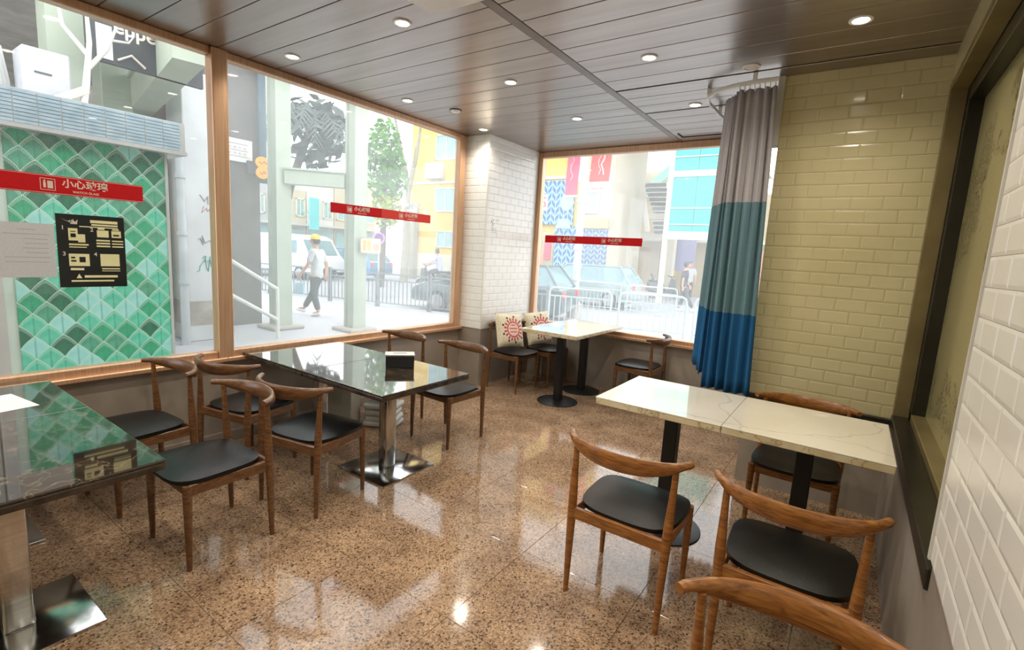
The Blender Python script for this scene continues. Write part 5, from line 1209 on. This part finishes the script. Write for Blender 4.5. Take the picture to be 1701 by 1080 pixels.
# footbridge with stairs
fbz = thing('footbridge', 'pale cream steel footbridge with stairs across the road', 'footbridge', (-8.8, 24.0, -0.09))
for x in (-1.15, 1.30): MB().box(x - 0.2, x + 0.2, -0.2, 0.2, 0, 7.2, bevel=0.01).build('column', 'trimpale', fbz)
for z0, z1 in ((2.70, 3.02), (3.70, 3.98), (5.48, 5.80)): MB().box(-1.15, 1.30, -0.16, 0.16, z0, z1).build('beam', 'trimpale', fbz)
MB().box(-3.5, 5.0, 0.3, 2.3, 5.80, 6.02).build('deck', 'trimpale', fbz)
b = MB(); b.prism([(-0.55, 4.15), (2.3, 6.75), (2.3, 7.25), (-0.55, 4.65)], -0.75, -0.65).build('stringer', 'mint', fbz)
for i in range(9):
    MB().box(0.05 + i*0.05, 1.10, -1.2 + i*0.14, -0.98 + i*0.14, 5.25 - i*0.20, 5.29 - i*0.20).build('tread', 'trimpale', fbz)
    MB().box(0.05 + i*0.05, 1.10, -0.99 + i*0.14, -0.97 + i*0.14, 5.10 - i*0.20, 5.25 - i*0.20).build('tread_gap_shade', 'dark', fbz)  # dark strips painted in as shade in the gaps between treads
for i in range(3):
    MB().box(0.55, 1.10, -0.9 + i*0.14, -0.7 + i*0.14, 3.55 - i*0.2, 3.59 - i*0.2).build('tread', 'trimpale', fbz); MB().box(0.55, 1.10, -0.71 + i*0.14, -0.69 + i*0.14, 3.40 - i*0.2, 3.55 - i*0.2).build('tread_gap_shade', 'dark', fbz)
b = MB(); b.prism([(-0.10, 5.30), (0.10, 5.30), (0.60, 3.05), (0.40, 3.05)], -1.25, -1.15).build('stringer', 'trimpale', fbz)
gbk = thing('turquoise_glass_block', 'turquoise glass block with white rails right of the footbridge', 'building', (-5.2, 20.0, -0.09))
MB().box(-1.3, 1.5, 0.05, 3.0, 2.9, 8.2).build('wall', 'greyb', gbk)
for z0, z1 in ((2.92, 3.17), (3.21, 3.80), (3.84, 5.01), (5.24, 5.75), (5.79, 6.9), (6.95, 8.1)):
    for x0, x1 in ((-1.28, -0.32), (-0.30, 0.62), (0.64, 1.48)): MB().box(x0, x1, 0.0, 0.04, z0, z1).build('pane', 'cyan', gbk)
for z0, z1 in ((3.17, 3.21), (3.80, 3.84), (5.01, 5.24), (5.75, 5.79), (2.60, 2.92)): MB().box(-1.35, 1.55, -0.06, 0.05, z0, z1).build('rail', 'offwhite', gbk)
for x in (-1.32, 1.52): MB().box(x - 0.09, x + 0.09, -0.1, 0.08, 0, 8.2).build('column', 'trimpale', gbk)
# street row far left
for i, (y0, y1, h_, m_, lb) in enumerate(((13.6, 15.0, 5.6, 'greyb', 'pale grey house far down the street, leftmost'), (15.05, 16.6, 4.4, 'creamb', 'cream house far down the street with a turquoise sign'), (16.65, 18.4, 5.2, 'offwhite', 'white house far down the street, right of the turquoise sign'), (18.45, 21.5, 5.5, 'creamb', 'cream house far down the street behind the green tree'))):
    t = thing('street_house', lb, 'building', (-26.0, (y0 + y1)/2, -0.09), PI/2)
    hw = (y1 - y0)/2 
    MB().box(-hw, hw, 0, 5, 0, h_).build('wall', m_, t); MB().box(-hw - 0.02, hw + 0.02, -0.5, 0, 2.5, 2.62).build('canopy', 'pipe', t); MB().box(-hw + 0.1, hw - 0.1, -0.05, 0, 0.1, 2.3).build('shop_window', 'pane', t)
    if i == 1: MB().box(0.2, 0.75, -1.3, -1.2, 2.3, 4.0, bevel=0.01).box(0.45, 0.5, -1.2, 0, 3.2, 3.26).build('hanging_sign', 'tealsign', t)
    for k in range(2): window_part(t, -hw + 0.15 + k*hw, -0.1 + k*hw, 3.0, 4.0, 0.0)
MT.clear()
